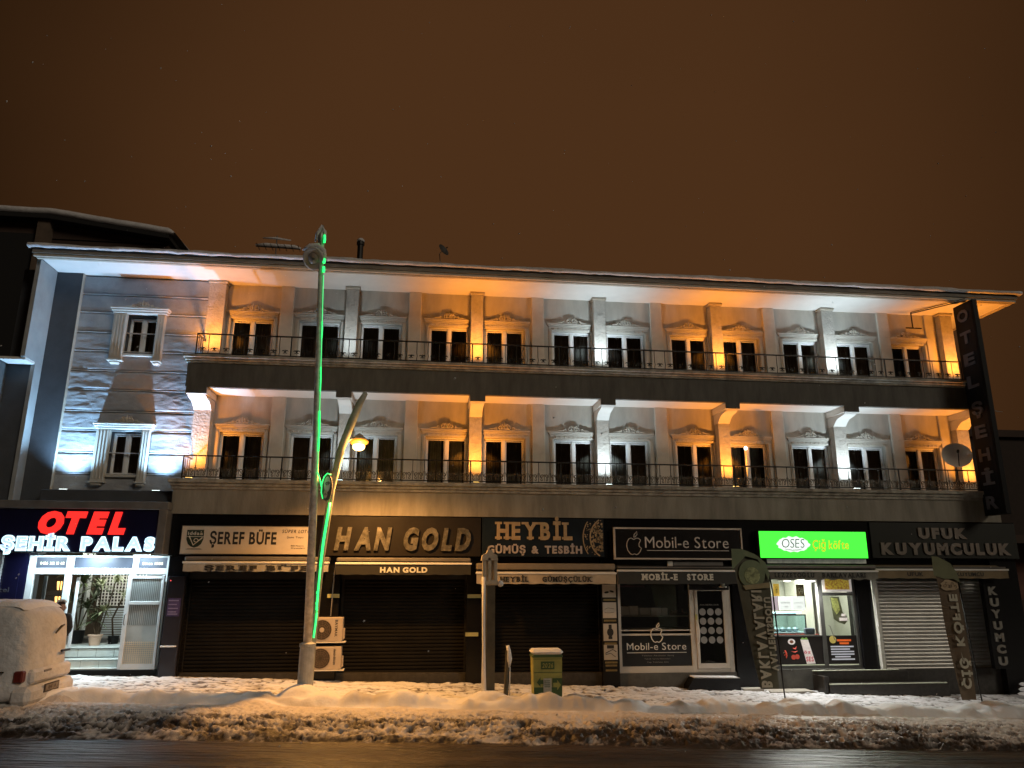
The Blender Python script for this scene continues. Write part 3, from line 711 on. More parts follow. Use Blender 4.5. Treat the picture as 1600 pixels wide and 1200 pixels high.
# open door leaves: edge seen as slim posts
b=MB(); b.box(-8.05,-7.98,YE+.05,YE+.09,.5,1.95,c=.01); build('door_leaf',b,M_alu,E_)
b=MB(); b.box(-7.40,-7.34,17.50,17.56,.5,1.92,c=.01); build('door_leaf',b,M_alu,E_)
d=build('door_leaf',MB().box(-6.26,-6.17,YE-.16,YE-.10,.06,1.97,c=.01).box(-5.56,-5.50,YE-.16,YE-.10,.06,1.97,c=.01).box(-6.17,-5.56,YE-.158,YE-.102,1.90,1.96).box(-6.17,-5.56,YE-.158,YE-.102,.06,.17).box(-6.17,-5.56,YE-.165,YE-.10,1.36,1.43,c=.006),M_alu,E_)
bx('pane',d,mat('frosted_glass',(.36,.40,.40),.3,var=.15,vs=2),-6.17,-5.56,YE-.134,YE-.128,.17,1.90)
b=MB()
for k in range(16): b.box(-6.16+k*.038,-6.145+k*.038,YE-.141,YE-.136,.95,1.36); b.box(-6.16+k*.038,-6.145+k*.038,YE-.141,YE-.136,1.43,1.9)
build('curtain',b,mat('vertical_blind',(.16,.18,.18),.8),d)
b=MB()
for k in range(15): b.box(-6.16+k*.041,-6.150+k*.041,YE-.140,YE-.135,.17,.62)
for k in range(11): b.box(-6.17,-5.56,YE-.144,YE-.141,.18+k*.041,.190+k*.041)
build('mesh_grille',b,mat('warm_grille',(.62,.55,.42),.5),d)
build('handle',MB().tube([(-6.21,YE-.17,.95),(-6.21,YE-.23,.97),(-6.21,YE-.23,1.15),(-6.21,YE-.17,1.17)],.012,6),M_metalg,d)
# steps with tiles
mTi=mat('white_floor_tile',(.66,.70,.66),.3,var=.05,vs=9); mGr=mat('tile_grout',(.20,.21,.20),.8)
bx('step_core',E_,mGr,-8.2,-5.5,17.36,17.70,-.12,.06); bx('step_core',E_,mGr,-8.2,-6.16,17.52,17.85,.06,.225); bx('step_core',E_,mGr,-8.2,-6.16,17.83,18.0,.20,.44)
for yy,z0,z1,off in ((17.52,.075,.215,.0),(17.82,.265,.425,.17)):
    x=-8.2+off
    while x<-6.2:
        x2=min(x+.37,-6.16); bx('tile',E_,mTi,x+.004,x2-.004,yy-.010,yy-.001,z0,z1,c=.003); x=x2
for yy0,yy1,z in ((17.34,17.51,.062),(17.49,17.81,.227),(17.79,18.4,.442)):
    x=-8.2
    while x<-6.2:
        x2=min(x+.41,-6.16); bx('tile',E_,mTi,x+.003,x2-.003,yy0,yy1,z,z+.022,c=.003); x=x2
bx('threshold',E_,M_blackM,-8.25,-5.42,17.30,17.36,gz(-7)-.12,.045)
bx('floor',E_,mTi,-9.8,-5.4,18.41,21,.40,.463)
# lobby: back wall, lattice, louvre screen, warm lamp
bx('lobby_wall',E_,mat('lobby_brown_wall',(.16,.12,.085),.8,var=.2,vs=2),-10.5,-5.0,21.0,21.1,.4,2.6)
bx('lobby_wall',E_,mat('lobby_grey_wall',(.13,.115,.095),.8),-10.5,-10.4,18.4,21,.4,2.6)
bx('lobby_wall',E_,MATS['lobby_grey_wall'],-5.3,-5.2,17.6,21,.4,2.6)
bx('lobby_ceiling',E_,MATS['lobby_grey_wall'],-10.5,-5.2,17.5,21.1,2.6,2.65)
b=MB()
for k in range(15): b.box(-7.75+k*.075,-7.745+.028+k*.075-.012,19.6,19.62,1.25,2.2)
for k in range(13): b.box(-7.76,-6.66,19.622,19.64,1.25+k*.075,1.27+k*.075)
build('lattice_screen',b,mat('lattice_white',(.62,.58,.52),.6),E_)
bx('screen_panel',E_,mat('screen_dark',(.06,.045,.035),.7),-7.8,-6.6,19.7,19.72,1.2,2.3)
b=MB()
for k in range(13): b.box(-7.55,-6.66,19.5,19.53,.50+k*.055,.50+k*.055+.035)
build('louvre_screen',b,mat('louvre_white',(.55,.58,.58),.5),E_)
bx('bench',E_,M_metalg,-7.75,-6.3,18.9,19.4,.465,.56)
bx('column',E_,mat('lobby_column_white',(.6,.6,.56),.6),-8.05,-7.85,19.2,19.4,.465,2.59)
l=bpy.data.lights.new('lobby_light','AREA'); l.shape='RECTANGLE'; l.size=2.2; l.size_y=1.4; l.energy=60; l.color=(.95,1,.92)
o=bpy.data.objects.new('lobby_light',l); C.objects.link(o); o.location=(-7.2,18.7,2.55)
t=thing('pendant_lamp','two tier warm glowing pendant lamp behind the left entrance glass','lamp',(-8.55,19.5,2.6))
b=MB(); b.tube([(-8.55,19.5,2.6),(-8.55,19.5,1.85)],.008,5); build('cord',b,M_iron,t)
mW=mat('warm_crystal',(1,.7,.3),.4,var=0,emit=(1,.50,.14),es=3.0)
for z in(1.62,1.27):
    b=MB()
    for k in range(9):
        g=2*PI*k/9; b.tube([(-8.55+.10*math.cos(g),19.5+.10*math.sin(g),z+.20),(-8.55+.085*math.cos(g),19.5+.085*math.sin(g),z)],[.014,.006],5)
    build('crystal_tier',b,mW,t)
t=thing('soffit_lamp','small white downlight bar under the hotel sign','lamp',(-5.95,17.0,2.4))
build('housing',MB().box(-6.12,-5.78,16.95,17.06,2.385,2.43,c=.01),M_whiteP,t); build('diffuser',MB().box(-6.1,-5.8,16.96,17.05,2.375,2.384),mat('cool_diffuser',(1,1,1),.4,var=0,emit=(.75,.95,1),es=6),t)
for x,e in ((-7.0,46),(-6.0,30),(-7.95,18)):
    l=bpy.data.lights.new('sign_downlight','AREA'); l.shape='RECTANGLE'; l.size=.5; l.size_y=.12; l.energy=e; l.color=(.72,.92,1)
    o=bpy.data.objects.new('sign_downlight',l); C.objects.link(o); o.location=(x,17.08,2.405); o.rotation_euler=(R(8),0,0)
    if x!=-6.0:
        q=thing('soffit_lamp','round recessed downlight under the '+('middle' if x==-7.0 else 'left part')+' of the hotel sign','lamp',(x,17.08,2.41))
        build('rim',MB().lathe([(.07,0),(.08,.01),(.08,.02)],(x,17.0,2.41),14),M_whiteP,q)
bx('dark_pier',H,M_navy,-9.6,-8.37,17.36,17.5,-.1,2.42)
t=thing('side_plaque','dark wall plaque with faint pale lettering left of the entrance','sign',(-8.85,17.35,1.2))
bx('plate',t,M_navy,-9.1,-8.5,17.345,17.359,1.3,2.1); text_on(t,'otel',-8.95,-8.65,1.62,1.72,17.343,mL,bold=.01,depth=.004)
# potted plants
def leafy(t,cx,cy,cz,n,L,seed,m,spread=1.0,w_=.022):
    rnd=random.Random(seed); 
    for k in range(n):
        g=rnd.uniform(0,2*PI); el=rnd.uniform(.15,1.25); l_=L*rnd.uniform(.6,1.1)
        d=Vector((math.cos(g)*math.cos(el)*spread,math.sin(g)*math.cos(el)*spread,math.sin(el))); side=d.cross(Vector((0,0,1))).normalized()
        p=Vector((cx,cy,cz)); pts=[]
        for i in range(6):
            s=i/5; q=p+d*l_*s-Vector((0,0,1))*l_*.55*s*s*(1.2-math.sin(el)*.6); ww=w_*math.sin(PI*min(.98,s*.9+.08))
            pts+= [q-side*ww,q+side*ww]
        b=MB().add(pts,[(2*i,2*i+2,2*i+3,2*i+1) for i in range(5)]); build('leaf',b,m,t)
mLf=mat('palm_leaf',(.07,.09,.035),.45,var=.3,vs=6); mLp=mat('variegated_leaf',(.30,.33,.17),.45,var=.3,vs=8)
t=thing('potted_plant','leafy potted plant in a peach pot just inside the hotel doorway','plant',(-7.15,18.25,.465))
build('pot',MB().lathe([(.10,0),(.135,.19),(.155,.20),(.155,.23),(.12,.23)],(-7.15,18.25,.465),18),mat('peach_pot',(.55,.36,.25),.6),t,smooth=False)
for k,(dx,dy,h) in enumerate(((0,0,1.25),(-.12,.05,.95),(.1,-.05,.7),(-.05,-.04,.5),(.22,.08,1.45))):
    build('stem',MB().tube([(-7.15+dx*.3,18.25+dy*.3,.68),(-7.15+dx*1.2,18.25+dy,.465+h)],.014,6),mat('stem_brown',(.09,.06,.03),.8),t)
    leafy(t,-7.15+dx*1.2,18.25+dy,.465+h,34,.42,300+k,mLp if k in(0,2,4) else mLf)
t=thing('potted_plant','tall dark palm standing in the lobby behind the doorway','plant',(-7.75,18.75,.465))
build('pot',MB().lathe([(.13,0),(.16,.28),(.17,.28)],(-7.75,18.75,.465),16),M_blackM,t)
for k,(dx,h) in enumerate(((0,1.3),(-.15,.9),(.15,.75),(.05,1.7),(-.2,1.5),(.3,1.2))):
    build('stem',MB().tube([(-7.75,18.75,.7),(-7.75+dx,18.75,.465+h)],.012,6),MATS['stem_brown'],t)
    leafy(t,-7.75+dx,18.75,.465+h,34,.55,400+k,mLf,w_=.028)
t=thing('dracaena','slender dracaena on the right side of the lobby doorway','plant',(-6.72,18.7,.56))
build('pot',MB().lathe([(.1,0),(.12,.16),(.12,.17)],(-6.9,18.62,.465),14),M_blackM,t)
build('stem',MB().tube([(-6.9,18.62,.5),(-6.98,18.62,1.0),(-6.78,18.62,1.55)],.02,6),MATS['stem_brown'],t)
leafy(t,-6.78,18.62,1.55,18,.32,501,mLp); leafy(t,-6.6,18.62,1.15,14,.36,502,mLf); leafy(t,-6.98,18.62,1.8,16,.3,503,mLp)
# poster board between hotel and first shop
t=thing('notice_cabinet','narrow black notice cabinet with a violet poster right of the entrance','cabinet',(-5.2,17.1,0))
bx('cabinet_body',t,mat('cabinet_black',(.012,.012,.02),.35),-5.36,-5.02,17.06,17.148,-.1,1.95,c=.008)
bx('poster',t,mat('violet_poster',(.06,.045,.14),.4,var=.3,vs=12),-5.32,-5.06,17.052,17.059,1.13,1.5)
for k,z in enumerate((1.44,1.36,1.28,1.21,1.165)): bx('poster_line',t,mat('pale_violet_print',(.26,.24,.42),.5),-5.30,-5.10-.03*(k%2),17.048,17.0515,z,z+.022)
bx('shelf',t,M_whiteP,-5.36,-5.05,16.98,17.06,.52,.545,c=.004)
build('sensor',MB().disc((-5.31,17.045,1.86),.012,.012,10,.012),mat('red_dot',(.8,.1,.1),.4,var=0,emit=(1,.1,.1),es=1.2),t)

# ------------------------------------------------------------------ shutters
def shutter(label,x0,x1,zt,m,y=17.46,pitch=.076,arc=.016):
    g0=gz((x0+x1)/2)-.02; t=thing('roller_shutter',label,'roller shutter',((x0+x1)/2,y,g0),'roller shutters of the shop fronts')
    w_=x1-x0; b=MB(); vs=[];fs=[]; n=6
    prof=[(0.004,0),(-arc*.7,.12),(-arc,.35),(-arc*.9,.6),(-arc*.35,.85),(0.004,.93),(.006,1.0)]
    for k,(yy,s) in enumerate(prof):
        vs+=[(-w_/2,yy,s*pitch),(w_/2,yy,s*pitch)]
        if k: fs.append((2*k-2,2*k-1,2*k+1,2*k))
    b.add(vs,fs); src=build('slat',b,m); me=src.data; me.polygons.foreach_set('use_smooth',[True]*len(me.polygons)); bpy.data.objects.remove(src)
    z=zt-pitch; 
    while z>g0+.06:
        o=bpy.data.objects.new('slat',me); C.objects.link(o); o.parent=t; o.location=(0,random.uniform(-.0012,.0012),z-g0); z-=pitch
    bx('bottom_rail',t,m,x0,x1,y-.03,y+.01,g0+.0,z+pitch-.002,c=.006)
    gm=MATS['guide_grey'] if m is M_shutS else M_blackM
    for xl in (x0+.35,x1-.35): bx('lock_box',t,M_metalg,xl-.05,xl+.05,y-.045,y-.031,g0+.03,g0+.075,c=.004)
    bx('guide_rail',t,gm,x0-.04,x0+.015,y-.045,y+.03,g0,zt,c=.005); bx('guide_rail',t,gm,x1-.015,x1+.04,y-.045,y+.03,g0,zt,c=.005)
    return t
mat('guide_grey',(.35,.34,.32),.5,metal=.3)
shutter('dark roller shutter under the grey awning with black lettering',-5.0,-2.33,2.1,M_shut)
shutter('dark roller shutter under the black awning, right of the air conditioners',-1.72,1.0,2.1,M_shut)
shutter('dark roller shutter behind the recycling bin',1.42,4.08,1.95,M_shut)
shutter('silver ribbed roller shutter behind the right feather flag',10.98,13.72,1.98,M_shutS,pitch=.083,arc=.03)

# ------------------------------------------------------------------ awnings
def awning(label,x0,x1,zc,zbar,zb,cloth,y=16.75,cass=M_metalg,bar=M_whiteP,txt=(),wave=.006,casz=.09):
    t=thing('awning',label,'awning',((x0+x1)/2,17.0,zc))
    build('cassette',MB().box(x0,x1,y+.03,17.14,zc,zc+casz,c=.02),cass,t)
    build('front_bar',MB().box(x0-.02,x1+.02,y-.02,y+.025,zbar-.022,zbar+.022,c=.01),bar,t)
    n=60; vs=[];fs=[]
    for i in range(n+1):
        x=x0+(x1-x0)*i/n
        for k in range(4):
            s=k/3; z=zbar-.02+(zb-zbar+.02)*s+(wave*math.sin(i*.9+x0*7)*s); yy=y+.002-.004*math.sin(i*.6+k)*s
            vs.append((x,yy,z))
        if i: 
            for k in range(3): fs.append((4*i-4+k,4*i-3+k,4*i+1+k,4*i+k))
    build('valance',MB().add(vs,fs),cloth,t,smooth=True)
    build('canopy_cloth',MB().add([(x0,y+.02,zbar+.01),(x1,y+.02,zbar+.01),(x1,17.13,zc+.08),(x0,17.13,zc+.08)],[(0,1,2,3)]),cloth,t)
    for x in(x0+.06,x1-.06): build('arm',MB().tube([(x,17.13,zc+.03),(x,y+.01,zbar)],.014,6),bar,t)
    for s,a,b_,z0,z1,m,kw in txt: text_on(t,s,a,b_,z0,z1,y-.008,m,depth=.003,**kw)
    return t
mInk=mat('black_ink',(.02,.02,.02),.7,var=0); mInkW=mat('white_ink',(.62,.62,.56),.7,var=0)
awning('grey cloth awning rolled in below the white shop sign',-5.0,-2.0,2.27,2.235,2.05,M_clothG,txt=[('ŞEREF  BÜFE',-4.57,-2.42,2.075,2.175,mInk,dict(bold=.05,serif=True,gap=.16,space=.25))])
awning('black cloth awning under the raised bronze letters',-1.84,1.07,2.26,2.225,1.99,M_clothB,txt=[('HAN GOLD',-.90,.12,2.04,2.15,mInkW,dict(bold=.05,gap=.1,space=.3))])
awning('beige cloth awning behind the stone post',1.20,4.33,2.10,2.03,1.80,M_cloth,cass=mat('taupe_cassette',(.20,.17,.13),.6),txt=[('HEYBİL',1.72,2.35,1.85,1.955,mInk,dict(bold=.04,serif=True,gap=.14)),('GÜMÜŞÇÜLÜK',2.66,3.78,1.85,1.955,mInk,dict(bold=.04,serif=True,gap=.14))],casz=.14)
awning('dark awning with pale capitals over the phone shop window',4.38,7.22,2.13,2.09,1.80,mat('charcoal_cloth',(.035,.037,.035),.9),txt=[('MOBİL-E',4.93,5.76,1.89,2.02,mInkW,dict(bold=.05,serif=True,gap=.14)),('STORE',5.98,6.60,1.89,2.02,mInkW,dict(bold=.05,serif=True,gap=.14))],casz=.05)
awning('creased grey awning lit by the shop below the green sign',7.78,10.52,2.14,2.09,1.90,mat('olive_grey_cloth',(.16,.155,.13),.85,var=.3,vs=3),y=16.6,wave=.014,txt=[('LEZZETOĞLU',8.0,8.95,1.95,2.05,mInk,dict(bold=.03,serif=True,gap=.14)),('BAKLAVALARI',9.15,10.2,1.95,2.05,mInk,dict(bold=.03,serif=True,gap=.14))])
awning('brown cloth awning above the silver shutter',10.58,13.95,2.16,2.13,1.93,mat('brown_cloth',(.20,.15,.085),.9,var=.15),txt=[('UFUK',11.35,11.75,1.985,2.07,mInk,dict(bold=.02,gap=.14)),('KUYUMCU',12.6,13.3,1.985,2.07,mInk,dict(bold=.02,gap=.14))],casz=.04)
b_=MB(); 
t=thing('box_light','grey wall box and white lamp under the phone shop sign','light fitting',(6.4,17.0,2.2))
bx('box',t,M_metalg,5.75,6.95,16.98,17.039,2.2,2.3,c=.008); bx('bracket_plate',t,M_whiteP,5.62,5.74,16.97,17.039,2.19,2.31,c=.006)
t=thing('security_camera','small white security camera above the phone shop door','camera',(7.02,17.1,1.75))
build('camera_body',MB().box(6.15,7.08,17.05,17.14,1.66,1.80,c=.01),M_blackM,t); build('camera_dome',MB().lathe([(.09,0),(.09,.02),(.045,.03),(.045,.11),(.03,.12)],(6.92,17.02,1.72),14),M_whiteP,t)

# ------------------------------------------------------------------ shop signs
S=thing('shop_sign','long white sign board with black capitals and a dark crest','sign',(-3.8,17,2.4),'sign boards above the shops')
bx('sign_case',S,M_metalg,-5.17,-2.36,16.955,17.038,2.405,3.015,c=.004); bx('sign_face',S,mat('warm_white_sign',(.62,.55,.46),.5,var=.04),-5.155,-2.375,16.948,16.954,2.42,3.0)
text_on(S,'ŞEREF BÜFE',-4.57,-3.17,2.63,2.885,16.947,mInk,bold=.03,depth=.003,gap=.11,space=.33)
mC=mat('crest_green',(.02,.035,.02),.5,var=0); mWh=mat('print_white',(.62,.57,.48),.5,var=0)
build('crest',MB().prism([(-5.05,2.92),(-4.70,2.92),(-4.70,2.72),(-4.74,2.62),(-4.80,2.57),(-4.875,2.545),(-4.95,2.57),(-5.01,2.62),(-5.05,2.72)],1,16.9435,16.947),mC,S)
text_on(S,'iddaa',-5.03,-4.72,2.815,2.885,16.943,mWh,bold=.03,depth=.002)
b=MB(); b.tube([(-5.0,16.943,2.79),(-4.90,16.943,2.60),(-4.72,16.943,2.76)],.014,5); b.tube(scroll(-4.86,2.69,.06,.8,1,16.943,0),.010,5); b.box(-5.06,-4.70,16.941,16.944,2.772,2.785)
build('crest_print',b,mWh,S)
build('crest_shadow',MB().prism([(-5.06,2.51),(-4.7,2.51),(-4.75,2.525),(-5.0,2.525)],1,16.944,16.947),mInk,S)
text_on(S,'SÜPER LOTO',-3.06,-2.45,2.87,2.94,16.947,mInk,bold=.01,shear=.2,depth=.003); text_on(S,'Şans Topu',-2.95,-2.60,2.76,2.80,16.947,mInk,bold=0,depth=.003)
text_on(S,'Milli Piyango',-2.85,-2.58,2.585,2.61,16.947,mInk,bold=.02,depth=.003); text_on(S,'Oyunları',-2.85,-2.55,2.535,2.56,16.947,mInk,bold=.02,depth=.003)
S=thing('shop_sign','brown black sign board with raised bronze slanted letters','sign',(-.4,17,2.4),'sign boards above the shops')
bx('sign_face',S,mat('brown_black_panel',(.020,.017,.015),.4,var=.15,spec=.3),-2.1,1.30,16.985,17.038,2.39,3.25,c=.004)
mBr=mat('bronze_mirror_letters',(.25,.235,.20),.30,metal=.6,var=.5,vs=7,bump=.5,bs=6,dist=.05)
lets=text_on(S,'HAN GOLD',-1.93,1.07,2.54,3.01,16.984,mBr,bold=.055,shear=.2,depth=.05,each=True,name='letter',gap=.14,space=.45)
S=thing('shop_sign','blue black sign board with gold serif letters and a round gold ornament','sign',(2.7,17,2.4),'sign boards above the shops')
bx('sign_face',S,mat('blue_black_panel',(.012,.019,.028),.3,var=.3,vs=1.5),1.33,4.14,16.985,17.038,2.39,3.25,c=.004)
mGd=mat('gold_print',(.50,.37,.22),.4,metal=.2,var=.12,vs=8); mSv=mat('silver_letters',(.42,.38,.38),.45,var=.1)
text_on(S,'HEYBİL',1.66,3.40,2.78,3.16,16.984,mGd,bold=.04,serif=True,depth=.02,each=True,name='letter',gap=.17)
text_on(S,'GÜMÜŞ & TESBİH',1.45,3.62,2.47,2.635,16.984,mSv,bold=.045,depth=.02,each=True,name='letter',gap=.12,space=.5)
b=MB(); cx,cz=4.30,2.82
for r1,r2 in ((.64,.66),(.47,.50)):
    p=[]; 
    for k in range(25):
        a=R(112)+R(136)*k/24
        p.append((a,))
    for k in range(24):
        a,a2=p[k][0],p[k+1][0]; q=[(cx+r1*math.cos(a),cz+r1*math.sin(a)),(cx+r2*math.cos(a),cz+r2*math.sin(a)),(cx+r2*math.cos(a2),cz+r2*math.sin(a2)),(cx+r1*math.cos(a2),cz+r1*math.sin(a2))]
        if all(c_[0]<4.13 and 2.4<c_[1]<3.24 for c_ in q): b.prism(q,1,16.978,16.984)
rnd=random.Random(5)
for k in range(240):
    r=rnd.uniform(.17,.63); a=R(rnd.uniform(100,260)); x=cx+r*math.cos(a); z=cz+r*math.sin(a); s=rnd.uniform(.008,.022) if r>.5 else rnd.uniform(.015,.04)
    if x+s<4.13 and 2.41<z-s and z+s<3.23 and not .46<r<.51:
        g=rnd.uniform(0,PI); b.prism([(x+s*math.cos(g+q)*(1 if q else .9),z+s*math.sin(g+q)) for q in (0,1.2,2.6,4.1)],1,16.979,16.984)
build('round_ornament',b,mGd,S)
def apple(parent,cx,cz,h,y,m,r):
    pts=[(0,.60),(.10,.66),(.22,.66),(.33,.58),(.30,.50),(.24,.40),(.25,.28),(.36,.18),(.30,.04),(.20,-.08),(.10,-.12),(0,-.08),(-.10,-.12),(-.20,-.08),(-.32,.08),(-.37,.28),(-.35,.46),(-.26,.62),(-.14,.67),(0,.60)]
    leaf=[(.0,.70),(.02,.84),(.16,.98),(.17,.84),(.07,.73),(0,.70)]
    b=MB(); s=h/1.1
    for q in (pts,leaf): b.tube([(cx+p[0]*s,y,cz+(p[1]-.42)*s) for p in q],r,6)
    return build('emblem',b,m,parent)
S=thing('shop_sign','black sign board in a white frame with thin rounded letters and an apple outline','sign',(5.8,17,2.35),'sign boards above the shops')
bx('sign_face',S,mat('black_gloss_panel',(.012,.011,.011),.25),4.38,7.38,16.91,17.038,2.36,3.04)
b=MB(); b.box(4.34,7.42,16.895,16.93,3.02,3.06,c=.006); b.box(4.34,7.42,16.895,16.93,2.335,2.375,c=.006); b.box(4.34,4.385,16.893,16.932,2.375,3.02,c=.004); b.box(7.385,7.42,16.893,16.932,2.375,3.02,c=.004)
build('frame',b,mat('pinkish_white_frame',(.55,.48,.42),.5),S)
mTh=mat('thin_grey_letters',(.62,.57,.54),.45,var=.05)
text_on(S,'Mobil-e Store',5.08,7.08,2.60,2.85,16.908,mTh,bold=-.004,depth=.012,gap=.11,space=.3,each=True,name='letter')
apple(S,4.82,2.70,.52,16.90,mTh,.009); bx('underline',S,mTh,5.12,7.08,16.900,16.909,2.535,2.548)
S=thing('shop_sign','bright green glowing light box sign','sign',(9.1,17,2.37),'sign boards above the shops')
mG=mat('green_lightbox',(.1,.9,.1),.4,var=0,emit=(.05,.95,.04),es=1.5)
n=S; bx('sign_case',S,M_iron,7.80,10.50,16.86,17.038,2.375,3.01,c=.004)
bx('sign_face',S,mG,7.82,10.48,16.848,16.858,2.39,2.995)
b=MB(); b.prism([(8.42+.40*math.cos(2*PI*k/28)*(1+.06*math.cos(k*2.3)),2.70+.175*math.sin(2*PI*k/28)*(1+.10*math.cos(k*3.1))) for k in range(28)],1,16.842,16.847)
b.v=[(p[0]+.22,p[1],p[2]) for p in b.v]
build('glow_patch',b,mat('white_lightbox',(1,1,1),.4,var=0,emit=(.85,1,.92),es=1.0),S)
mDk=mat('dark_outline',(.05,.12,.08),.5,var=0)
text_on(S,'OSES',8.36,8.92,2.62,2.82,16.841,mDk,bold=-.012,shear=.12,depth=.003,name='letter',each=True,gap=.06)
b=MB(); b.tube([(8.42,16.84,2.59),(8.6,16.84,2.565),(8.75,16.84,2.57),(8.86,16.84,2.60)],[.004,.007,.007,.003],5); build('swash',b,mDk,S)
text_on(S,'Çiğ köfte',9.12,10.02,2.60,2.80,16.847,mat('amber_print',(.75,.5,.05),.5,var=0,emit=(.75,.5,.02),es=.8),bold=.012,shear=.1,depth=.004,gap=.07,space=.25)
bx('menu_strip',S,mat('printed_strip',(.55,.58,.50),.5,var=.6,vs=3,emit=(.6,.62,.5),es=.12),8.05,10.50,16.98,17.037,2.27,2.365)
S=thing('shop_sign','black fascia with two rows of unlit grey brown capitals','sign',(12.5,17,2.4),'sign boards above the shops')
bx('sign_face',S,mat('dark_green_black',(.012,.014,.010),.35,var=.1),10.70,14.52,17.0,17.038,2.40,3.24)
mU=mat('dim_brown_letters',(.20,.165,.135),.5,var=.12)
text_on(S,'UFUK',11.93,13.20,2.88,3.12,16.999,mU,bold=.07,depth=.03,each=True,name='letter',gap=.16); text_on(S,'KUYUMCULUK',10.92,14.30,2.50,2.76,16.999,mU,bold=.07,depth=.03,each=True,name='letter',gap=.14)
S=thing('pillar_sign','narrow black pillar sign with stacked pale capitals by the silver shutter','sign',(13.62,16.97,-.1))
bx('sign_face',S,M_black,13.42,13.84,16.97,17.1,-.12,1.92,c=.006)
mP=mat('stone_grey_letters',(.22,.21,.185),.5,var=.12)
for k,ch in enumerate('KUYUMCU'): 
    text_on(S,ch,13.52,13.75,1.56-k*.265,1.74-k*.265,16.969,mP,bold=.06,depth=.02,each=True,name='letter')

# ------------------------------------------------------------------ photo pillar
t=thing('photo_pillar','narrow black pillar hung with white product photographs','display',(4.27,17.14,-.3))
bx('backing',t,M_blackM,4.08,4.44,17.13,17.149,-.3,1.80)
mPh=mat('photo_white',(.50,.47,.42),.5,var=.05); mOl=mat('olive_caption',(.22,.17,.06),.5,var=.2,vs=20)
for k,(z0,z1) in enumerate(((1.50,1.78),(1.05,1.39),(.56,.93),(.16,.48))):
    q=bx('photo',t,mPh,4.10,4.41,17.118,17.129,z0,z1)
    b=MB()
    if k==0:
        for s,a in((-1,.3),(1,-.5)): b.prism([(4.255+s*.06+.055*math.cos(2*PI*i/12)*(1),1.62+.025*math.sin(2*PI*i/12+a)+s*.01) for i in range(12)],1,17.115,17.1175)
    if k==1: b.tube([(4.14,17.116,1.24),(4.22,17.116,1.27),(4.36,17.116,1.25)],.004,4); b.tube([(4.14,17.116,1.17),(4.24,17.116,1.16),(4.36,17.116,1.18)],.004,4)
    if k==2:
        b.disc((4.255,17.115,.745),.075,.09,18,.003); b.box(4.21,4.30,17.1152,17.1178,.60,.66); b.box(4.22,4.29,17.1152,17.1178,.83,.91)
    if k==3:
        b.box(4.17,4.33,17.1152,17.1178,.40,.47); b.tube([(4.13,17.116,.30),(4.30,17.116,.38),(4.38,17.116,.33)],.008,4); b.tube([(4.13,17.116,.27),(4.25,17.116,.30),(4.36,17.116,.22)],.006,4)
    build('picture',b,mInk,q)
    bx('caption',t,mOl,4.12,4.40,17.122,17.129,z0-.075,z0-.035)
for z in (.02,-.08): bx('caption',t,mOl,4.13,4.39,17.122,17.129,z,z+.04)

# ------------------------------------------------------------------ phone shop front
F=thing('phone_shop','white framed phone shop window and glass door with grey discs','shop front',(5.8,17.3,-.14))
mFr=mat('white_shop_frame',(.60,.56,.50),.45,var=.06)
b=MB(); b.box(4.47,4.54,17.22,17.30,-.14,2.08,c=.005); b.box(4.54,6.17,17.22,17.30,-.14,.0,c=.005); b.box(4.54,6.17,17.225,17.295,.66,.70,c=.004); b.box(4.54,6.17,17.23,17.29,.76,.785)
b.box(6.17,6.28,17.22,17.31,-.14,1.84,c=.005)
build('window_frame',b,mFr,F)
bx('pane',F,glassmat('shop_glass',(.90,.92,.92),.03,refl=.02),4.54,6.17,17.255,17.262,.785,2.05)
pn=bx('lower_panel',F,mat('black_film',(.012,.013,.014),.3),4.54,6.17,17.25,17.27,.0,.66)
text_on(pn,'Mobil-e Store',4.66,6.05,.35,.50,17.249,mat('pale_film_letters',(.85,.82,.76),.5),bold=.0,depth=.003,gap=.11,space=.28)
bx('underline',pn,MATS['pale_film_letters'],4.66,6.05,17.246,17.2495,.285,.297)
for k,(z,a,c_) in enumerate(((.215,5.0,5.75),(.145,5.06,5.66),(.075,5.12,5.62))):
    text_on(pn,('Telefon Aksesuar Satış','Teknik Servis Hizmetleri','Cep Telefonu Alım')[k],a,c_,z,z+.028,17.249,mat('dim_film_letters',(.25,.24,.22),.5),bold=.01,depth=.002)
apple(pn,5.36,.72,.42,17.215,MATS['pale_film_letters'],.012)
D_=MB(); D_.box(6.29,6.36,17.20,17.27,-.06,1.72,c=.005); D_.box(6.97,7.05,17.20,17.27,-.06,1.72,c=.005); D_.box(6.36,6.97,17.20,17.27,1.64,1.72,c=.005); D_.box(6.36,6.97,17.20,17.27,-.06,.05,c=.005)
D_.box(7.06,7.17,17.22,17.30,-.14,1.74,c=.005); D_.box(6.29,7.06,17.24,17.30,1.73,1.77); D_.box(6.29,7.06,17.24,17.30,-.14,-.07)
dr=build('door',D_,mFr,F)
bx('pane',dr,glassmat('dark_door_glass',(.25,.26,.26),.04,refl=.03),6.36,6.97,17.232,17.238,.05,1.64)
mDi=mat('grey_disc',(.27,.26,.25),.6,var=.1)
for r in range(4):
    for c_ in range(3):
        x=6.475+c_*.19; z=1.17-r*.205; build('disc_sticker',MB().disc((x,17.224,z),.078,.078,20,.006),mDi,dr)
text_on(dr,'AKSESUAR',6.42,6.88,1.31,1.345,17.231,mat('dim_print',(.16,.15,.13),.6),bold=0,depth=.003)
build('handle',MB().tube([(6.325,17.20,.95),(6.325,17.14,.92),(6.34,17.12,.75),(6.33,17.14,.52),(6.325,17.20,.48)],.014,8),M_whiteP,dr,smooth=True)
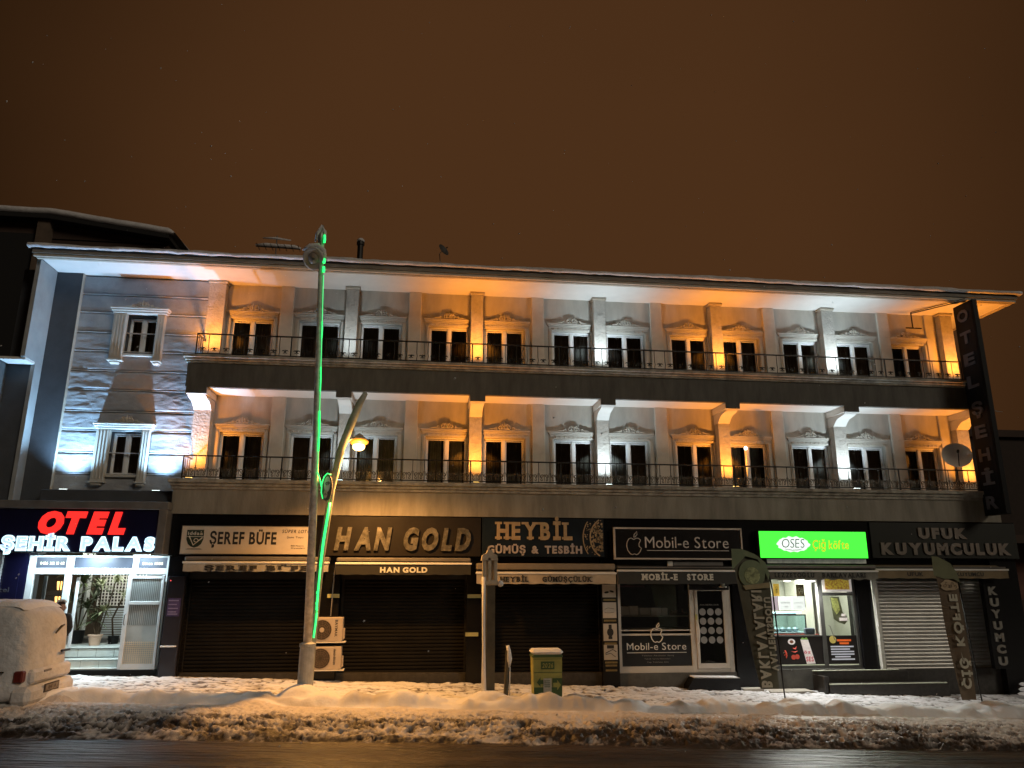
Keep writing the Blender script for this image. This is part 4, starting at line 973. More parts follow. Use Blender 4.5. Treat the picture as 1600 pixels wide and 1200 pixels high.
bx('sticker',dr,mat('yellow_sticker',(.55,.5,.15),.5),6.29,6.335,17.193,17.199,1.0,1.12)
bx('shop_interior',F,mat('dim_shop_wall',(.05,.045,.04),.8,var=.4,vs=2),4.5,7.1,18.3,18.35,-.1,2.1)
bx('shelf',F,mFr,4.56,6.16,17.34,17.62,1.065,1.085); bx('shelf',F,mFr,4.56,6.16,17.34,17.62,.80,.81)
mBox=mat('white_box_card',(.82,.79,.74),.5,var=.08)
for k,(a,c_,z) in enumerate(((4.57,4.78,.20),(4.80,5.0,.21),(5.04,5.29,.17),(5.30,5.55,.17),(5.57,5.70,.16))):
    o=tag(bx('phone_box',None,mBox,a,c_,17.40,17.52,1.086,1.086+z,c=.004),['white accessory box with a faint bow, at the left end of the window shelf','white accessory box with a dark oval print, second on the window shelf','white flat box, third on the window shelf','white flat box, fourth on the window shelf','narrow white box at the right end of the row on the window shelf'][k],'box','boxes on the phone shop shelf')
t=thing('headphone_clutter','jumble of small accessories at the right of the window shelf','accessories',(5.95,17.45,1.086))
b=MB(); rnd=random.Random(3)
for k in range(9): x=5.76+k*.042; b.box(x,x+.03,17.42,17.46,1.087,1.087+rnd.uniform(.05,.17),c=.006)
build('small_packs',b,mat('mixed_packs',(.16,.09,.08),.5,var=.8,vs=30),t)
bx('pink_tube',F,mat('pink_tube',(.35,.10,.13),.4,var=.1),4.56,5.2,17.5,17.53,1.72,1.76)
t=thing('door_step','black door step with a thin snow edge below the disc door','step',(6.45,16.9,-.4))
b=MB().prism([(5.93,-.50),(5.93,-.38),(6.06,-.21),(7.12,-.23),(7.12,-.52)],1,16.85,17.2); build('step_block',b,M_black,t)
build('snow_cap',MB().prism([(6.06,-.209),(6.08,-.190),(7.1,-.212),(7.12,-.229)],1,16.86,17.18),M_snow,t)
t=thing('kerb_slab','pale narrow slab lying right of the phone shop step','slab',(7.4,16.9,-.5)); build('slab',MB().box(7.18,7.66,16.85,17.1,-.52,-.45,c=.01),mat('pale_concrete',(.45,.42,.36),.8,var=.15),t)
# ------------------------------------------------------------------ snack shop front
F=thing('snack_shop','brightly lit snack shop front with posters, counter and glass door','shop front',(9.2,17.3,-.1))
mFd=mat('dark_alu_frame',(.10,.10,.095),.4,metal=.3)
b=MB(); b.box(7.72,7.80,17.22,17.30,-.09,1.95); b.box(7.8,9.34,17.22,17.30,-.09,-.02); b.box(9.34,9.44,17.21,17.31,-.09,1.95); b.box(10.20,10.27,17.21,17.31,-.09,1.95); b.box(9.44,10.2,17.22,17.30,-.09,-.03); b.box(9.44,10.2,17.22,17.3,1.53,1.60); b.box(7.8,9.34,17.22,17.30,.615,.645)
build('window_frame',b,mFd,F)
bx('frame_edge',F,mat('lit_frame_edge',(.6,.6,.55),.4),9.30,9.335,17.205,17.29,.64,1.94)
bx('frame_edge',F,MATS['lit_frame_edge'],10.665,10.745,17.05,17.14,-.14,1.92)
bx('pane',F,M_clear,7.8,9.33,17.255,17.262,.645,1.94); bx('pane',F,M_clear,9.44,10.2,17.255,17.262,.63,1.53)
mIn=mat('bright_interior_wall',(.55,.55,.47),.7,var=.06)
b=MB(); b.box(7.5,10.9,19.4,19.45,-.1,2.3); b.box(7.45,7.5,17.5,19.4,-.1,2.3); b.box(10.9,10.95,17.5,19.4,-.1,2.3); b.box(7.5,10.9,17.62,19.4,2.26,2.3)
build('interior_wall',b,mIn,F)
bx('interior_floor',F,mIn,7.5,10.9,17.5,19.4,-.12,-.08)
bx('ceiling_beam',F,mIn,9.55,9.75,17.9,19.3,-.07,2.2)
lp=bx('poster_panel',F,mat('black_poster',(.014,.011,.010),.35),7.80,9.34,17.235,17.25,.0,.615)
bx('poster_edge',lp,mat('lit_sill',(.6,.62,.5),.4,emit=(.7,.8,.5),es=.25),8.3,9.36,17.225,17.234,-.018,.0)  # faint glow in the material stands for lamp light on this edge
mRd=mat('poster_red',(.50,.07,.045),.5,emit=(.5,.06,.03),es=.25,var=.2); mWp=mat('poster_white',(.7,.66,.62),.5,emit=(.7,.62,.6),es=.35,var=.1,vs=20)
build('dish_print',MB().disc((8.58,17.231,.50),.09,.065,20,.003),mWp,lp); build('dish_print',MB().disc((8.58,17.229,.50),.045,.034,16,.0018),mat('meat_brown',(.20,.07,.03),.5),lp)
build('tomato_print',MB().disc((8.60,17.231,.16),.055,.055,16,.003).disc((8.69,17.2305,.17),.055,.055,16,.003),mRd,lp)
build('pepper_print',MB().tube([(8.60,17.23,.36),(8.66,17.23,.34),(8.69,17.23,.40)],[.012,.016,.003],6).tube([(8.56,17.23,.29),(8.64,17.23,.27),(8.71,17.23,.30)],[.004,.014,.003],6).tube([(8.40,17.23,.31),(8.43,17.23,.24),(8.38,17.23,.20)],[.02,.024,.01],6).tube([(8.44,17.23,.22),(8.42,17.23,.14)],[.02,.008],6),mRd,lp)
build('wrap_print',MB().prism([(8.80,.55),(8.99,.54),(9.12,.02),(8.91,.01)],1,17.228,17.234),mWp,lp)
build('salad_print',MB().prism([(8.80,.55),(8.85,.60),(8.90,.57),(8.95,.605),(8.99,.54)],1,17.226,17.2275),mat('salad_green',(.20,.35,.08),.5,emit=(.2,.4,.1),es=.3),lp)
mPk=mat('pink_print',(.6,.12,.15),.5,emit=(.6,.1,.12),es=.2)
text_on(lp,'öz',8.86,9.02,.24,.31,17.227,mPk,bold=.03,depth=.002); text_on(lp,'SES',8.90,9.08,.07,.17,17.227,mPk,bold=.03,depth=.002)
mMb=mat('lit_menu_board',(1,1,.95),.4,var=0,emit=(1,1,.95),es=1.15)
for k,(a,c_) in enumerate(((8.18,8.37),(8.39,8.70),(8.715,9.03))):
    q=bx('menu_board',F,mMb if k else mat('lit_menu_pink',(.8,.6,.65),.4,var=0,emit=(.8,.62,.68),es=.7),a,c_,17.30,17.32,1.20,1.51)
    if k: 
        text_on(q,('DÜRÜM','LAVAŞ')[k-1],a+.05,c_-.05,1.35,1.38,17.299,mat('menu_ink',(.25,.22,.2),.6,var=0),bold=0,depth=.002); text_on(q,('40 ₺','25 ₺')[k-1] if 0 else ('40','25')[k-1],a+.12,c_-.1,1.26,1.29,17.299,MATS['menu_ink'],bold=0,depth=.002)
q=bx('yellow_sign',F,mat('yellow_lit',(.75,.45,.08),.5,emit=(.9,.55,.08),es=.5),8.30,8.44,17.34,17.36,1.52,1.80); text_on(q,'iloR',8.35,8.40,1.58,1.74,17.339,mInk,bold=0,depth=.002)
q=bx('hanging_poster',F,mat('brown_poster',(.10,.07,.03),.5,var=.3),8.98,9.18,17.56,17.57,1.26,1.78); text_on(q,'Çiğ',9.02,9.14,1.60,1.70,17.558,mat('poster_cream',(.6,.55,.4),.5),bold=0,depth=.002); text_on(q,'köfte',9.02,9.15,1.42,1.50,17.558,MATS['poster_cream'],bold=0,depth=.002)
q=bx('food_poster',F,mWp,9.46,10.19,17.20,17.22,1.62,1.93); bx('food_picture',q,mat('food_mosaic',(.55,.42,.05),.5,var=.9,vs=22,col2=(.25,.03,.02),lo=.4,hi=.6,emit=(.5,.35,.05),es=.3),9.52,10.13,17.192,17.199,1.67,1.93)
dp=bx('door_panel',F,MATS['black_poster'],9.44,10.2,17.235,17.25,.0,.63)
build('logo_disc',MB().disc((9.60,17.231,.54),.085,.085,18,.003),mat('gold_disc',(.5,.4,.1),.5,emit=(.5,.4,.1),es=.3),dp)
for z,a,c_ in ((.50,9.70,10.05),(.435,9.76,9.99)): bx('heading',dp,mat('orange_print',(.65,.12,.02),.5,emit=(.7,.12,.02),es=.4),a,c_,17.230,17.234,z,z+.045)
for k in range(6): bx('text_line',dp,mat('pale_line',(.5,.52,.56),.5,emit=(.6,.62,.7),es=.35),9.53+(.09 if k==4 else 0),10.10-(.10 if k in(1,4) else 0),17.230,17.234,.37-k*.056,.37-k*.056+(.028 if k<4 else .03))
bx('poster_edge',dp,MATS['lit_sill'],9.46,10.18,17.225,17.234,-.018,.0)
build('handle',MB().tube([(9.52,17.20,.85),(9.52,17.15,.85),(9.60,17.15,.55),(9.66,17.15,.52)],.010,6),M_metalg,F)
pp=build('door_poster',MB().prism([(9.62,1.50),(9.84,1.50),(9.90,1.15),(9.98,1.08),(10.02,.98),(9.92,.88),(9.78,.92),(9.66,1.0)],1,17.20,17.21),mat('leaf_poster',(.09,.10,.05),.5,var=.3,vs=9),F)
build('leaf_print',MB().prism([(9.64,1.48),(9.80,1.46),(9.84,1.2),(9.74,1.1),(9.66,1.25)],1,17.195,17.1995),mat('corn_green',(.30,.33,.10),.5,var=.4,vs=20),pp)
bx('label_print',pp,mWp,9.80,10.0,17.194,17.1995,.96,1.03); bx('label_print',pp,mWp,9.86,9.96,17.194,17.1995,1.06,1.12)
# counter with chilled case
t=thing('display_case','glass chiller case on the snack shop counter','display case',(8.6,18.0,.6))
bx('counter',F,mat('counter_white',(.6,.6,.58),.4),7.6,9.45,17.75,18.4,-.08,.60)
bx('case_base',t,mRd,8.2,9.5,17.66,17.74,.56,.63); build('case_base',MB().box(8.0,9.30,17.8,18.3,.60,.66,c=.006),mat('case_white',(.65,.68,.7),.4),t)
b=MB(); b.box(9.26,9.285,17.8,17.825,.66,1.05); b.box(8.0,9.285,17.8,17.825,1.05,1.075); b.box(8.0,9.285,18.28,18.3,1.05,1.075)
build('case_frame',b,mFd,t); bx('pane',t,glassmat('blue_case_glass',(.70,.88,.92),.05,refl=.05),8.0,9.26,17.805,17.81,.66,1.05)
b=MB(); rnd=random.Random(9)
for k in range(7): b.lathe([(.05,0),(.07,.02),(.08,.07),(.03,.11)],(8.15+k*.16,18.05,.66),10)
build('food_tray',b,mat('steel_trays',(.4,.42,.42),.4,metal=.4,var=.3),t)
build('tube_light',MB().tube([(8.25,17.85,1.12),(9.2,17.85,1.12)],.022,8),mat('tube_glow',(1,1,1),.3,var=0,emit=(.55,.95,1),es=2.2),t)
t=thing('ceiling_light','white ceiling light inside the snack shop, left one','ceiling light',(8.6,18.0,2.2)); build('diffuser',MB().lathe([(.10,0),(.12,.03),(.12,.05)],(8.75,18.0,1.98),16),mat('white_diffuser',(1,1,1),.4,var=0,emit=(1,1,.9),es=5),t)
t=thing('ceiling_light','white ceiling light inside the snack shop, right one','ceiling light',(9.3,18.0,2.2)); build('diffuser',MB().lathe([(.12,0),(.14,.03),(.14,.05)],(9.22,18.0,1.97),16),MATS['white_diffuser'],t)
l=bpy.data.lights.new('shop_ceiling_lamp','AREA'); l.shape='RECTANGLE'; l.size=2.6; l.size_y=.9; l.energy=190; l.color=(1,1,.92)
o=bpy.data.objects.new('shop_ceiling_lamp',l); C.objects.link(o); o.location=(9.2,18.1,2.2); o.rotation_euler=(R(-14),0,0)
for x,la in ((8.55,'white lamp over the snack shop window, left of its pair'),(9.15,'white lamp over the snack shop window, right of its pair')):
    q=thing('canopy_lamp',la,'lamp',(x,17.12,1.9),'lamps under the snack shop awning'); build('housing',MB().lathe([(.085,0),(.10,.015),(.10,.04),(.05,.05)],(x,17.12,1.87),16),M_whiteP,q)
    build('diffuser',MB().lathe([(.02,-.025),(.07,-.02),(.085,-.001)],(x,17.12,1.87),16),MATS['white_diffuser'],q)
    l=bpy.data.lights.new('canopy_lamp_light','SPOT'); l.energy=150; l.color=(1,1,.94); l.spot_size=R(168); l.spot_blend=.5; l.shadow_soft_size=.2
    o=bpy.data.objects.new('canopy_lamp_light',l); C.objects.link(o); o.parent=q; o.location=(0,-.03,-.075); o.rotation_euler=Vector((.05,-.45,-1)).to_track_quat('-Z','Y').to_euler()
t=thing('waste_bin','blue grey box standing behind the counter','box',(9.55,17.7,.5)); build('bin_body',MB().box(9.10,9.33,17.5,17.62,.63,.78,c=.02),mat('blue_grey_plastic',(.16,.19,.25),.5),t)
# steps
t=thing('entrance_steps','two wide black granite steps with edges tinted as lit before the snack shop','steps',(10.3,16.8,-.6))
mS=mat('black_granite_step',(.028,.024,.020),.35,var=.3,vs=14)
bx('step_block',t,mS,9.08,11.95,16.62,17.0,-.68,-.365,c=.006); bx('step_block',t,mS,9.0,11.22,16.98,17.2,-.62,-.12,c=.006)
bx('step_block',t,mS,8.98,9.10,16.66,17.19,-.60,-.20,c=.006)
mE=mat('lit_edge_tint',(.62,.66,.52),.6,var=.1,vs=10)
build('snow_cap',MB().box(9.08,11.9,16.615,16.66,-.363,-.343,c=.006),mE,t); build('snow_cap',MB().box(8.9,11.0,16.975,17.02,-.118,-.098,c=.006),mE,t)  # these strips are lamp light on the step edges, put in as colour
t=thing('kerb_slab','low pale kerb left of the black granite steps','slab',(8.4,16.8,-.6)); build('slab',MB().prism([(7.75,-.60),(7.75,-.50),(8.75,-.50),(9.0,-.62)],1,16.72,17.12),MATS['pale_concrete'],t)

# ------------------------------------------------------------------ air conditioners
def ac(z,label,brand,x0=-2.29,x1=-1.64,h=.50):
    t=thing('air_conditioner',label,'air conditioner',((x0+x1)/2,17.05,z),'outdoor air conditioning units between the shutters')
    mA=mat('ac_beige',(.46,.40,.34),.5,var=.08); y0=16.90
    bx('casing',t,mA,x0,x1,y0,17.14,z+.01,z+h,c=.012)
    cx=x0+.22; cz=z+h*.5; r=.20
    build('fan_opening',MB().disc((cx,y0-.006,cz),r,r,28,.006),mat('fan_dark',(.05,.038,.028),.6),t)
    b=MB()
    for q in (1,.82,.64,.46): b.tube([(cx+r*q*math.cos(2*PI*k/20),y0-.012,cz+r*q*math.sin(2*PI*k/20)) for k in range(21)],.004,4)
    for k in range(12): g=2*PI*k/12; b.tube([(cx+.04*math.cos(g),y0-.012,cz+.04*math.sin(g)),(cx+r*math.cos(g),y0-.012,cz+r*math.sin(g))],.003,4)
    build('fan_grille',b,mat('grille_brown',(.16,.12,.09),.6),t)
    if brand=='BAYMAK': build('fan_hub',MB().disc((cx,y0-.018,cz),.05,.05,18,.006),mA,t)
    lettering(t,brand,(x1-.16,y0-.001,z+h-.05),(0,0,-1),(1,0,0),FY,h-.16,.055,mInk,bold=.02,depth=.002)
    bx('shelf',t,M_whiteP,x0-.02,x1+.07,16.88,17.148,z-.012,z+.008)
    build('valve_cover',MB().box(x1+.001,x1+.04,16.95,17.08,z+.05,z+.28,c=.015),mA,t)
ac(.60,'upper beige air conditioner with a pale fan hub','BAYMAK'); ac(.04,'lower beige air conditioner with a dark fan','demirdöküm',h=.47)
t=thing('drain_pipe','thin pale pipe running down to the upper air conditioner','pipe',(-1.95,17.1,1.1)); build('pipe',MB().tube([(-1.86,16.86,2.22),(-1.90,17.05,2.0),(-1.93,17.1,1.12)],.012,6),M_galv,t)

# ------------------------------------------------------------------ street lamps
P=thing('street_lamp','tall galvanised street lamp with a green light strip rising from the snow ridge','street lamp',(-2.03,14.6,-.1))
build('base',MB().lathe([(.150,0),(.150,.08),(.138,.12),(.132,.86),(.145,.87),(.145,.92),(.08,.95)],(-2.03,14.6,-.15),18),mat('pale_lamp_base',(.42,.42,.40),.6,var=.15,vs=8),P,smooth=False)
build('pole',MB().tube([(-2.03,14.6,.75),(-2.13,14.6,4.6),(-2.29,14.6,8.75)],[.078,.070,.052],14),mat('frosted_steel',(.60,.58,.54),.55,metal=.2,var=.25,vs=10,bump=.2,bs=30),P,smooth=True)
c=Vector((-2.42,14.55,8.33))
hd=MB(); vs=[];fs=[]; d=Vector((-.10,-.62,-.42)).normalized(); u=d.cross(Vector((0,0,1))).normalized(); v=u.cross(d)
for (q,r) in ((-.10,.02),(-.09,.12),(-.05,.19),(.0,.215),(.05,.215),(.052,.19),(.03,.12),(.028,.01)):
    for k in range(20): g=2*PI*k/20; vs.append(c+d*q+u*r*math.cos(g)+v*r*1.12*math.sin(g))
fs=[(i*20+k,i*20+(k+1)%20,(i+1)*20+(k+1)%20,(i+1)*20+k) for i in range(7) for k in range(20)]
build('lamp_head',hd.add(vs,fs),mat('lamp_head_grey',(.48,.46,.42),.5,var=.1),P,smooth=True)
g_=MB(); vs=[]
for (q,r) in ((.055,.11),(.085,.075),(.095,.02)):
    for k in range(16): g=2*PI*k/16; vs.append(c+d*(q-.02)+u*r*math.cos(g)+v*r*1.1*math.sin(g))
build('lamp_glass',g_.add(vs,[(i*16+k,i*16+(k+1)%16,(i+1)*16+(k+1)%16,(i+1)*16+k) for i in range(2) for k in range(16)]),mat('unlit_lens',(.30,.26,.22),.2,var=.1),P,smooth=True)
build('snow_cap',MB().tube([(-2.66,14.55,8.50),(-2.52,14.56,8.60),(-2.36,14.58,8.62),(-2.24,14.6,8.52),(-2.18,14.6,8.3)],[.02,.055,.07,.06,.02],10),M_snowD,P,smooth=True)
build('finial',MB().tube([(-2.30,14.6,8.6),(-2.32,14.6,8.85),(-2.30,14.6,9.10)],[.05,.07,.035],10),M_galv,P,smooth=True)
build('snow_cap',MB().tube([(-2.42,14.58,8.72),(-2.38,14.58,8.9),(-2.30,14.58,9.06),(-2.25,14.6,8.95),(-2.22,14.6,8.75)],[.02,.05,.055,.05,.02],8),M_snowD,P,smooth=True)
mGr=mat('green_led',(.1,1,.4),.3,var=0,emit=(.025,1,.19),es=1.7); mGd2=mat('green_led_core',(.3,1,.6),.3,var=0,emit=(.05,1,.24),es=1.2)
def strip(name,pts,r,m,parent): return build(name,MB().tube(pts,r,6),m,parent,smooth=True)
def px(z): # right hand edge of the pole
    return -2.03-.10*min(1,(z-.75)/3.85)-.16*max(0,(z-4.6)/4.15)+.062
strip('led_strip',[(px(z)+.0,14.53,z) for z in (3.85,4.6,5.6,6.6,7.7,7.95)],.008,mGd2,P)
for z0,z1,r in ((4.3,5.1,.018),(5.5,6.0,.012),(8.02,8.14,.028),(8.22,8.32,.03),(8.68,8.85,.024),(6.6,6.95,.012)): strip('led_strip',[(px(z0)-.0,14.525,z0),(px((z0+z1)/2)+.006,14.52,(z0+z1)/2),(px(z1)-.0,14.525,z1)],r,mGr,P)
strip('led_strip',[(px(3.9),14.52,3.9),(-1.98,14.5,3.72),(-1.955,14.5,3.62)],.014,mGr,P)
# medallion
md=thing('medallion_sign','small round emblem sign clamped between the two poles','sign',(-1.87,14.7,3.55))
vs=[]; fs=[]; 
b=MB(); b.prism([(-1.87+.10*math.cos(2*PI*k/24),3.62+.26*math.sin(2*PI*k/24)) for k in range(24)],1,14.62,14.70); build('disc_body',b,mat('disc_dark',(.10,.09,.08),.6),md)
build('white_face',MB().prism([(-1.865+.06*math.cos(2*PI*k/24),3.68+.15*math.sin(2*PI*k/24)) for k in range(24)],1,14.61,14.619),M_whiteP,md); build('white_face',MB().prism([(-1.885+.035*math.cos(2*PI*k/20),3.49+.085*math.sin(2*PI*k/20)) for k in range(20)],1,14.60,14.609),mat('yellowish_white',(.6,.6,.42),.5),md)
build('emblem',MB().tube(scroll(-1.86,3.69,.045,1.3,1,14.607,0),.007,5).tube(scroll(-1.885,3.49,.022,1.0,-1,14.598,0),.005,5),mInk,md)
strip('led_rim',[(-1.80,14.6,3.86),(-1.87,14.6,3.89),(-1.93,14.6,3.82),(-1.965,14.6,3.68),(-1.965,14.6,3.52),(-1.93,14.6,3.40)],.010,mGr,md)
# leaning pole with sodium lamp
Q=thing('street_lamp','leaning pale pole with a glowing orange sodium lamp and green lower strip','street lamp',(-2.0,14.9,-.1))
build('pole',MB().tube([(-2.0,14.95,-.1),(-1.99,14.95,.9),(-1.93,14.95,2.3),(-1.82,14.97,3.62),(-1.68,15.0,4.45),(-1.50,15.02,5.02),(-1.36,15.05,5.42),(-1.26,15.05,5.62)],[.07,.07,.066,.068,.075,.085,.07,.05],12),mat('weathered_pole',(.34,.34,.27),.7,var=.2,vs=6),Q,smooth=True)
strip('led_strip',[(-1.965,14.87,.85),(-1.945,14.87,1.1),(-1.935,14.87,1.3)],.018,mGr,Q); strip('led_strip',[(-1.925,14.87,2.15),(-1.90,14.87,2.6),(-1.86,14.87,3.0),(-1.82,14.87,3.35)],.026,mGr,Q); strip('led_strip',[(-1.945,14.87,1.35),(-1.935,14.87,1.8),(-1.925,14.87,2.15)],.020,mGr,Q)
for k in range(7):
    z=1.32+k*.065; strip('led_strip',[(-1.945+.02*math.sin(k*2.1),14.868,z),(-1.94+.02*math.sin(k*2.1+1),14.866,z+.035)],.012,mGr,Q)
build('arm',MB().tube([(-1.68,15.0,4.5),(-1.5,15.1,4.66),(-1.38,15.2,4.72)],.018,8),M_galv,Q)
build('lamp_housing',MB().lathe([(.02,.12),(.07,.09),(.13,.03),(.15,.0)],(-1.36,15.25,4.68),16),M_galv,Q,smooth=True)
build('halo_shell',MB().lathe([(.15,.0),(.19,-.03),(.19,-.07),(.15,-.10),(.10,-.11),(.02,-.112)],(-1.36,15.25,4.675),20),mat('sodium_halo',(1,.5,.1),.3,var=0,emit=(1,.36,.03),es=1.1),Q,smooth=True)  # glowing shell added around the bulb to give it an orange halo
build('bulb',MB().lathe([(.10,-.10),(.125,-.13),(.12,-.18),(.08,-.22),(.01,-.235)],(-1.36,15.23,4.675),18),mat('sodium_bulb',(1,.7,.3),.3,var=0,emit=(1,.62,.20),es=9),Q,smooth=True)
l=bpy.data.lights.new('sodium_beam','SPOT'); l.energy=1200; l.color=(1,.45,.11); l.spot_size=R(158); l.spot_blend=.55; l.shadow_soft_size=.09
o=bpy.data.objects.new('sodium_beam',l); C.objects.link(o); o.parent=Q; o.location=Vector((-1.36,15.22,4.42))-Vector((-2.0,14.9,-.1)); o.rotation_euler=Vector((.12,-.10,-1)).to_track_quat('-Z','Y').to_euler()
l=bpy.data.lights.new('sodium_glow','POINT'); l.energy=28; l.color=(1,.5,.13); l.shadow_soft_size=.1
o=bpy.data.objects.new('sodium_glow',l); C.objects.link(o); o.parent=Q; o.location=Vector((-1.30,15.02,4.50))-Vector((-2.0,14.9,-.1))

# ------------------------------------------------------------------ stone post, short post, bin
t=thing('lantern_post','snow plastered square post with an open lantern top','post',(1.33,14.6,-.25))
mPo=mat('post_dark_olive',(.085,.075,.05),.6,var=.25,vs=5); mPs=mat('post_pale',(.50,.44,.34),.7,var=.12,vs=6,bump=.3)
build('shaft',MB().prism([(1.24,-.3),(1.24,1.9),(1.40,1.9),(1.405,-.3)],1,14.55,14.72),mPo,t)
build('frosted_side',MB().tube([(1.205,14.56,-.22),(1.195,14.56,.6),(1.185,14.56,1.3),(1.18,14.56,1.95)],[.055,.03,.032,.04],8),M_snow,t,smooth=True)
b=MB(); b.box(1.15,1.22,14.54,14.60,1.88,2.30,c=.01); b.box(1.37,1.44,14.54,14.60,1.88,2.30,c=.01); b.box(1.25,1.32,14.52,14.58,1.86,2.32,c=.012); b.box(1.16,1.42,14.66,14.72,1.88,2.3,c=.01); build('lantern_frame',b,mPs,t)
build('lantern_cap',MB().prism([(1.13,2.26),(1.15,2.36),(1.23,2.40),(1.25,2.46),(1.33,2.46),(1.35,2.40),(1.43,2.36),(1.45,2.26)],1,14.52,14.74),mPs,t)
build('collar',MB().box(1.14,1.45,14.53,14.73,1.80,1.90,c=.02),mPs,t); build('knob',MB().lathe([(.01,-.06),(.05,-.04),(.06,0),(.05,.04),(.01,.06)],(1.50,14.56,1.83),12),M_snow,t,smooth=True)
t=thing('short_post','short metal post with snow stuck on its top, right of the lantern post','post',(1.65,14.8,-.2))
build('shaft',MB().tube([(1.63,14.8,-.35),(1.68,14.8,.6)],.045,8),mPo,t); build('snow_cap',MB().tube([(1.69,14.79,.30),(1.70,14.79,.45),(1.69,14.79,.60),(1.67,14.79,.69)],[.03,.055,.04,.03],8).tube([(1.705,14.79,-.2),(1.715,14.79,.3)],[.012,.014],5),M_snow,t,smooth=True)
t=thing('recycling_bin','yellow green recycling bin with arrows and a thick snow cap','bin',(2.43,14.9,-.25))
mY=mat('bin_yellow_green',(.34,.33,.09),.55,var=.15,vs=5,bump=.15); mDG=mat('bin_dark_green',(.045,.09,.03),.55,var=.15)
build('body',MB().prism([(2.17,-.30),(2.15,.48),(2.71,.48),(2.70,-.30)],1,14.75,15.1),mY,t)
build('lid',MB().box(2.135,2.725,14.74,15.12,.46,.52,c=.02),mDG,t)
X=np.linspace(2.12,2.74,22); Yv=np.array([14.73,14.72,14.75,14.85,15.0,15.12]); 
XX,YY=np.meshgrid(X,Yv); e=np.sqrt(np.clip(1-((XX-2.43)/.315)**6,0,1)); zz=np.array([.50,.56,.605,.625,.625,.60])[:,None]; ZZ=.50+(zz-.50)*e+.008*(fbm(XX*9,YY*9,3,91)-.5)
build('snow_cap',MB().box(2.125,2.735,14.72,15.13,.515,.615,c=.045),M_snow,t)
bx('label_plate',t,mDG,2.30,2.56,14.742,14.7495,.26,.40); text_on(t,'2026',2.325,2.535,.29,.37,14.741,mY,bold=.02,shear=.15,depth=.004)
build('lower_band',MB().prism([(2.175,-.29),(2.17,-.06),(2.705,-.06),(2.70,-.29)],1,14.743,14.7495),mDG,t)
build('dark_field',MB().prism([(2.52,-.06),(2.52,.10),(2.705,.10),(2.703,-.06)],1,14.743,14.7495),mDG,t)
build('arrow',MB().prism([(2.22,.03),(2.29,.12),(2.29,.07),(2.38,.07),(2.38,0),(2.29,0),(2.29,-.05)],1,14.738,14.7425),mDG,t); build('arrow',MB().prism([(2.68,-.02),(2.61,.07),(2.61,.02),(2.53,.02),(2.53,-.06),(2.61,-.06),(2.61,-.11)],1,14.738,14.7425),mY,t)
bx('paper_notice',t,mat('paper_grey',(.42,.41,.36),.7,var=.15,vs=20),2.345,2.50,14.732,14.737,-.27,.10)
for k in range(4): bx('notice_line',t,mDG,2.36,2.47,14.729,14.7318,.05-k*.035,.062-k*.035)
for z in(.20,.44): bx('rib',t,mDG,2.17,2.70,14.744,14.7495,z,z+.008)

# ------------------------------------------------------------------ feather flags
def flag(label,x,y,g0,outline,pole,texts,m,ms,crest):
    t=thing('feather_flag',label,'flag',(x,y,g0))
    n=26; zs=np.linspace(outline[0][0],outline[-1][0],n); L=np.interp(zs,[o_[0] for o_ in outline],[o_[1] for o_ in outline]); Rr=np.interp(zs,[o_[0] for o_ in outline],[o_[2] for o_ in outline])
    vs=[];fs=[]; nx=8
    for i,z in enumerate(zs):
        for k in range(nx):
            s=k/(nx-1); vs.append((L[i]+(Rr[i]-L[i])*s,y+.03*math.sin(s*4+z*2.2)*(1-s)+.004,z))
        if i:
            for k in range(nx-1): fs.append(((i-1)*nx+k,(i-1)*nx+k+1,i*nx+k+1,i*nx+k))
    build('cloth',MB().add(vs,fs),m,t,smooth=True)
    build('pole',MB().tube(pole,[.014]*(len(pole)-3)+[.010,.008,.006],6),M_iron,t)
    for s,ox,oz,ln,h,mm in texts:
        # seen from behind: the lettering is mirrored
        lettering(t,s,(ox,y-.035,oz),(-.045 if x<9 else -.03,0,1),(1,0,0),FY,ln,h,mm,bold=.045,depth=.003,gap=.10,space=.3)
    return t
mFl=mat('brown_flag_cloth',(.135,.095,.06),.8,var=.12,vs=3); mFc=mat('cream_print',(.50,.47,.38),.8,var=.08)
mF1=mat('olive_flag_cloth',(.10,.095,.065),.8,var=.15,vs=3); mSg=mat('green_flag_top',(.20,.25,.15),.8,var=.15)
t=flag('feather flag with two rows of upright lettering and a green round crest',6.97,14.4,-.45,
 [(-.10,6.47,6.84),(.6,6.36,6.83),(1.3,6.24,6.84),(1.95,6.13,6.83),(2.2,6.10,6.77),(2.38,6.08,6.62),(2.50,6.07,6.28)],
 [(6.96,14.4,-.5),(6.93,14.4,-.1),(6.90,14.4,.9),(6.87,14.4,1.7),(6.82,14.4,2.05),(6.68,14.4,2.32),(6.4,14.4,2.46),(6.08,14.4,2.51)],
 [('BAKLAVALARI',6.50,-.07,1.78,.20,mFc),('VALTEMİSDOLU',6.72,.22,1.36,.13,mFc)],mF1,None,None)
b=MB(); b.prism([(6.45+.27*math.cos(2*PI*k/26),2.02+.27*math.sin(2*PI*k/26)) for k in range(26)],1,14.352,14.36); build('crest',b,mSg,t)
build('crest_core',MB().prism([(6.45+.16*math.cos(2*PI*k/22),1.99+.16*math.sin(2*PI*k/22)) for k in range(22)],1,14.343,14.351),mat('pale_green_core',(.34,.38,.2),.8,var=.5,vs=14),t)
build('crest_band',MB().prism([(6.24,1.80),(6.80,1.86),(6.80,1.76),(6.30,1.72)],1,14.345,14.351),mat('tan_band',(.35,.29,.17),.8),t)
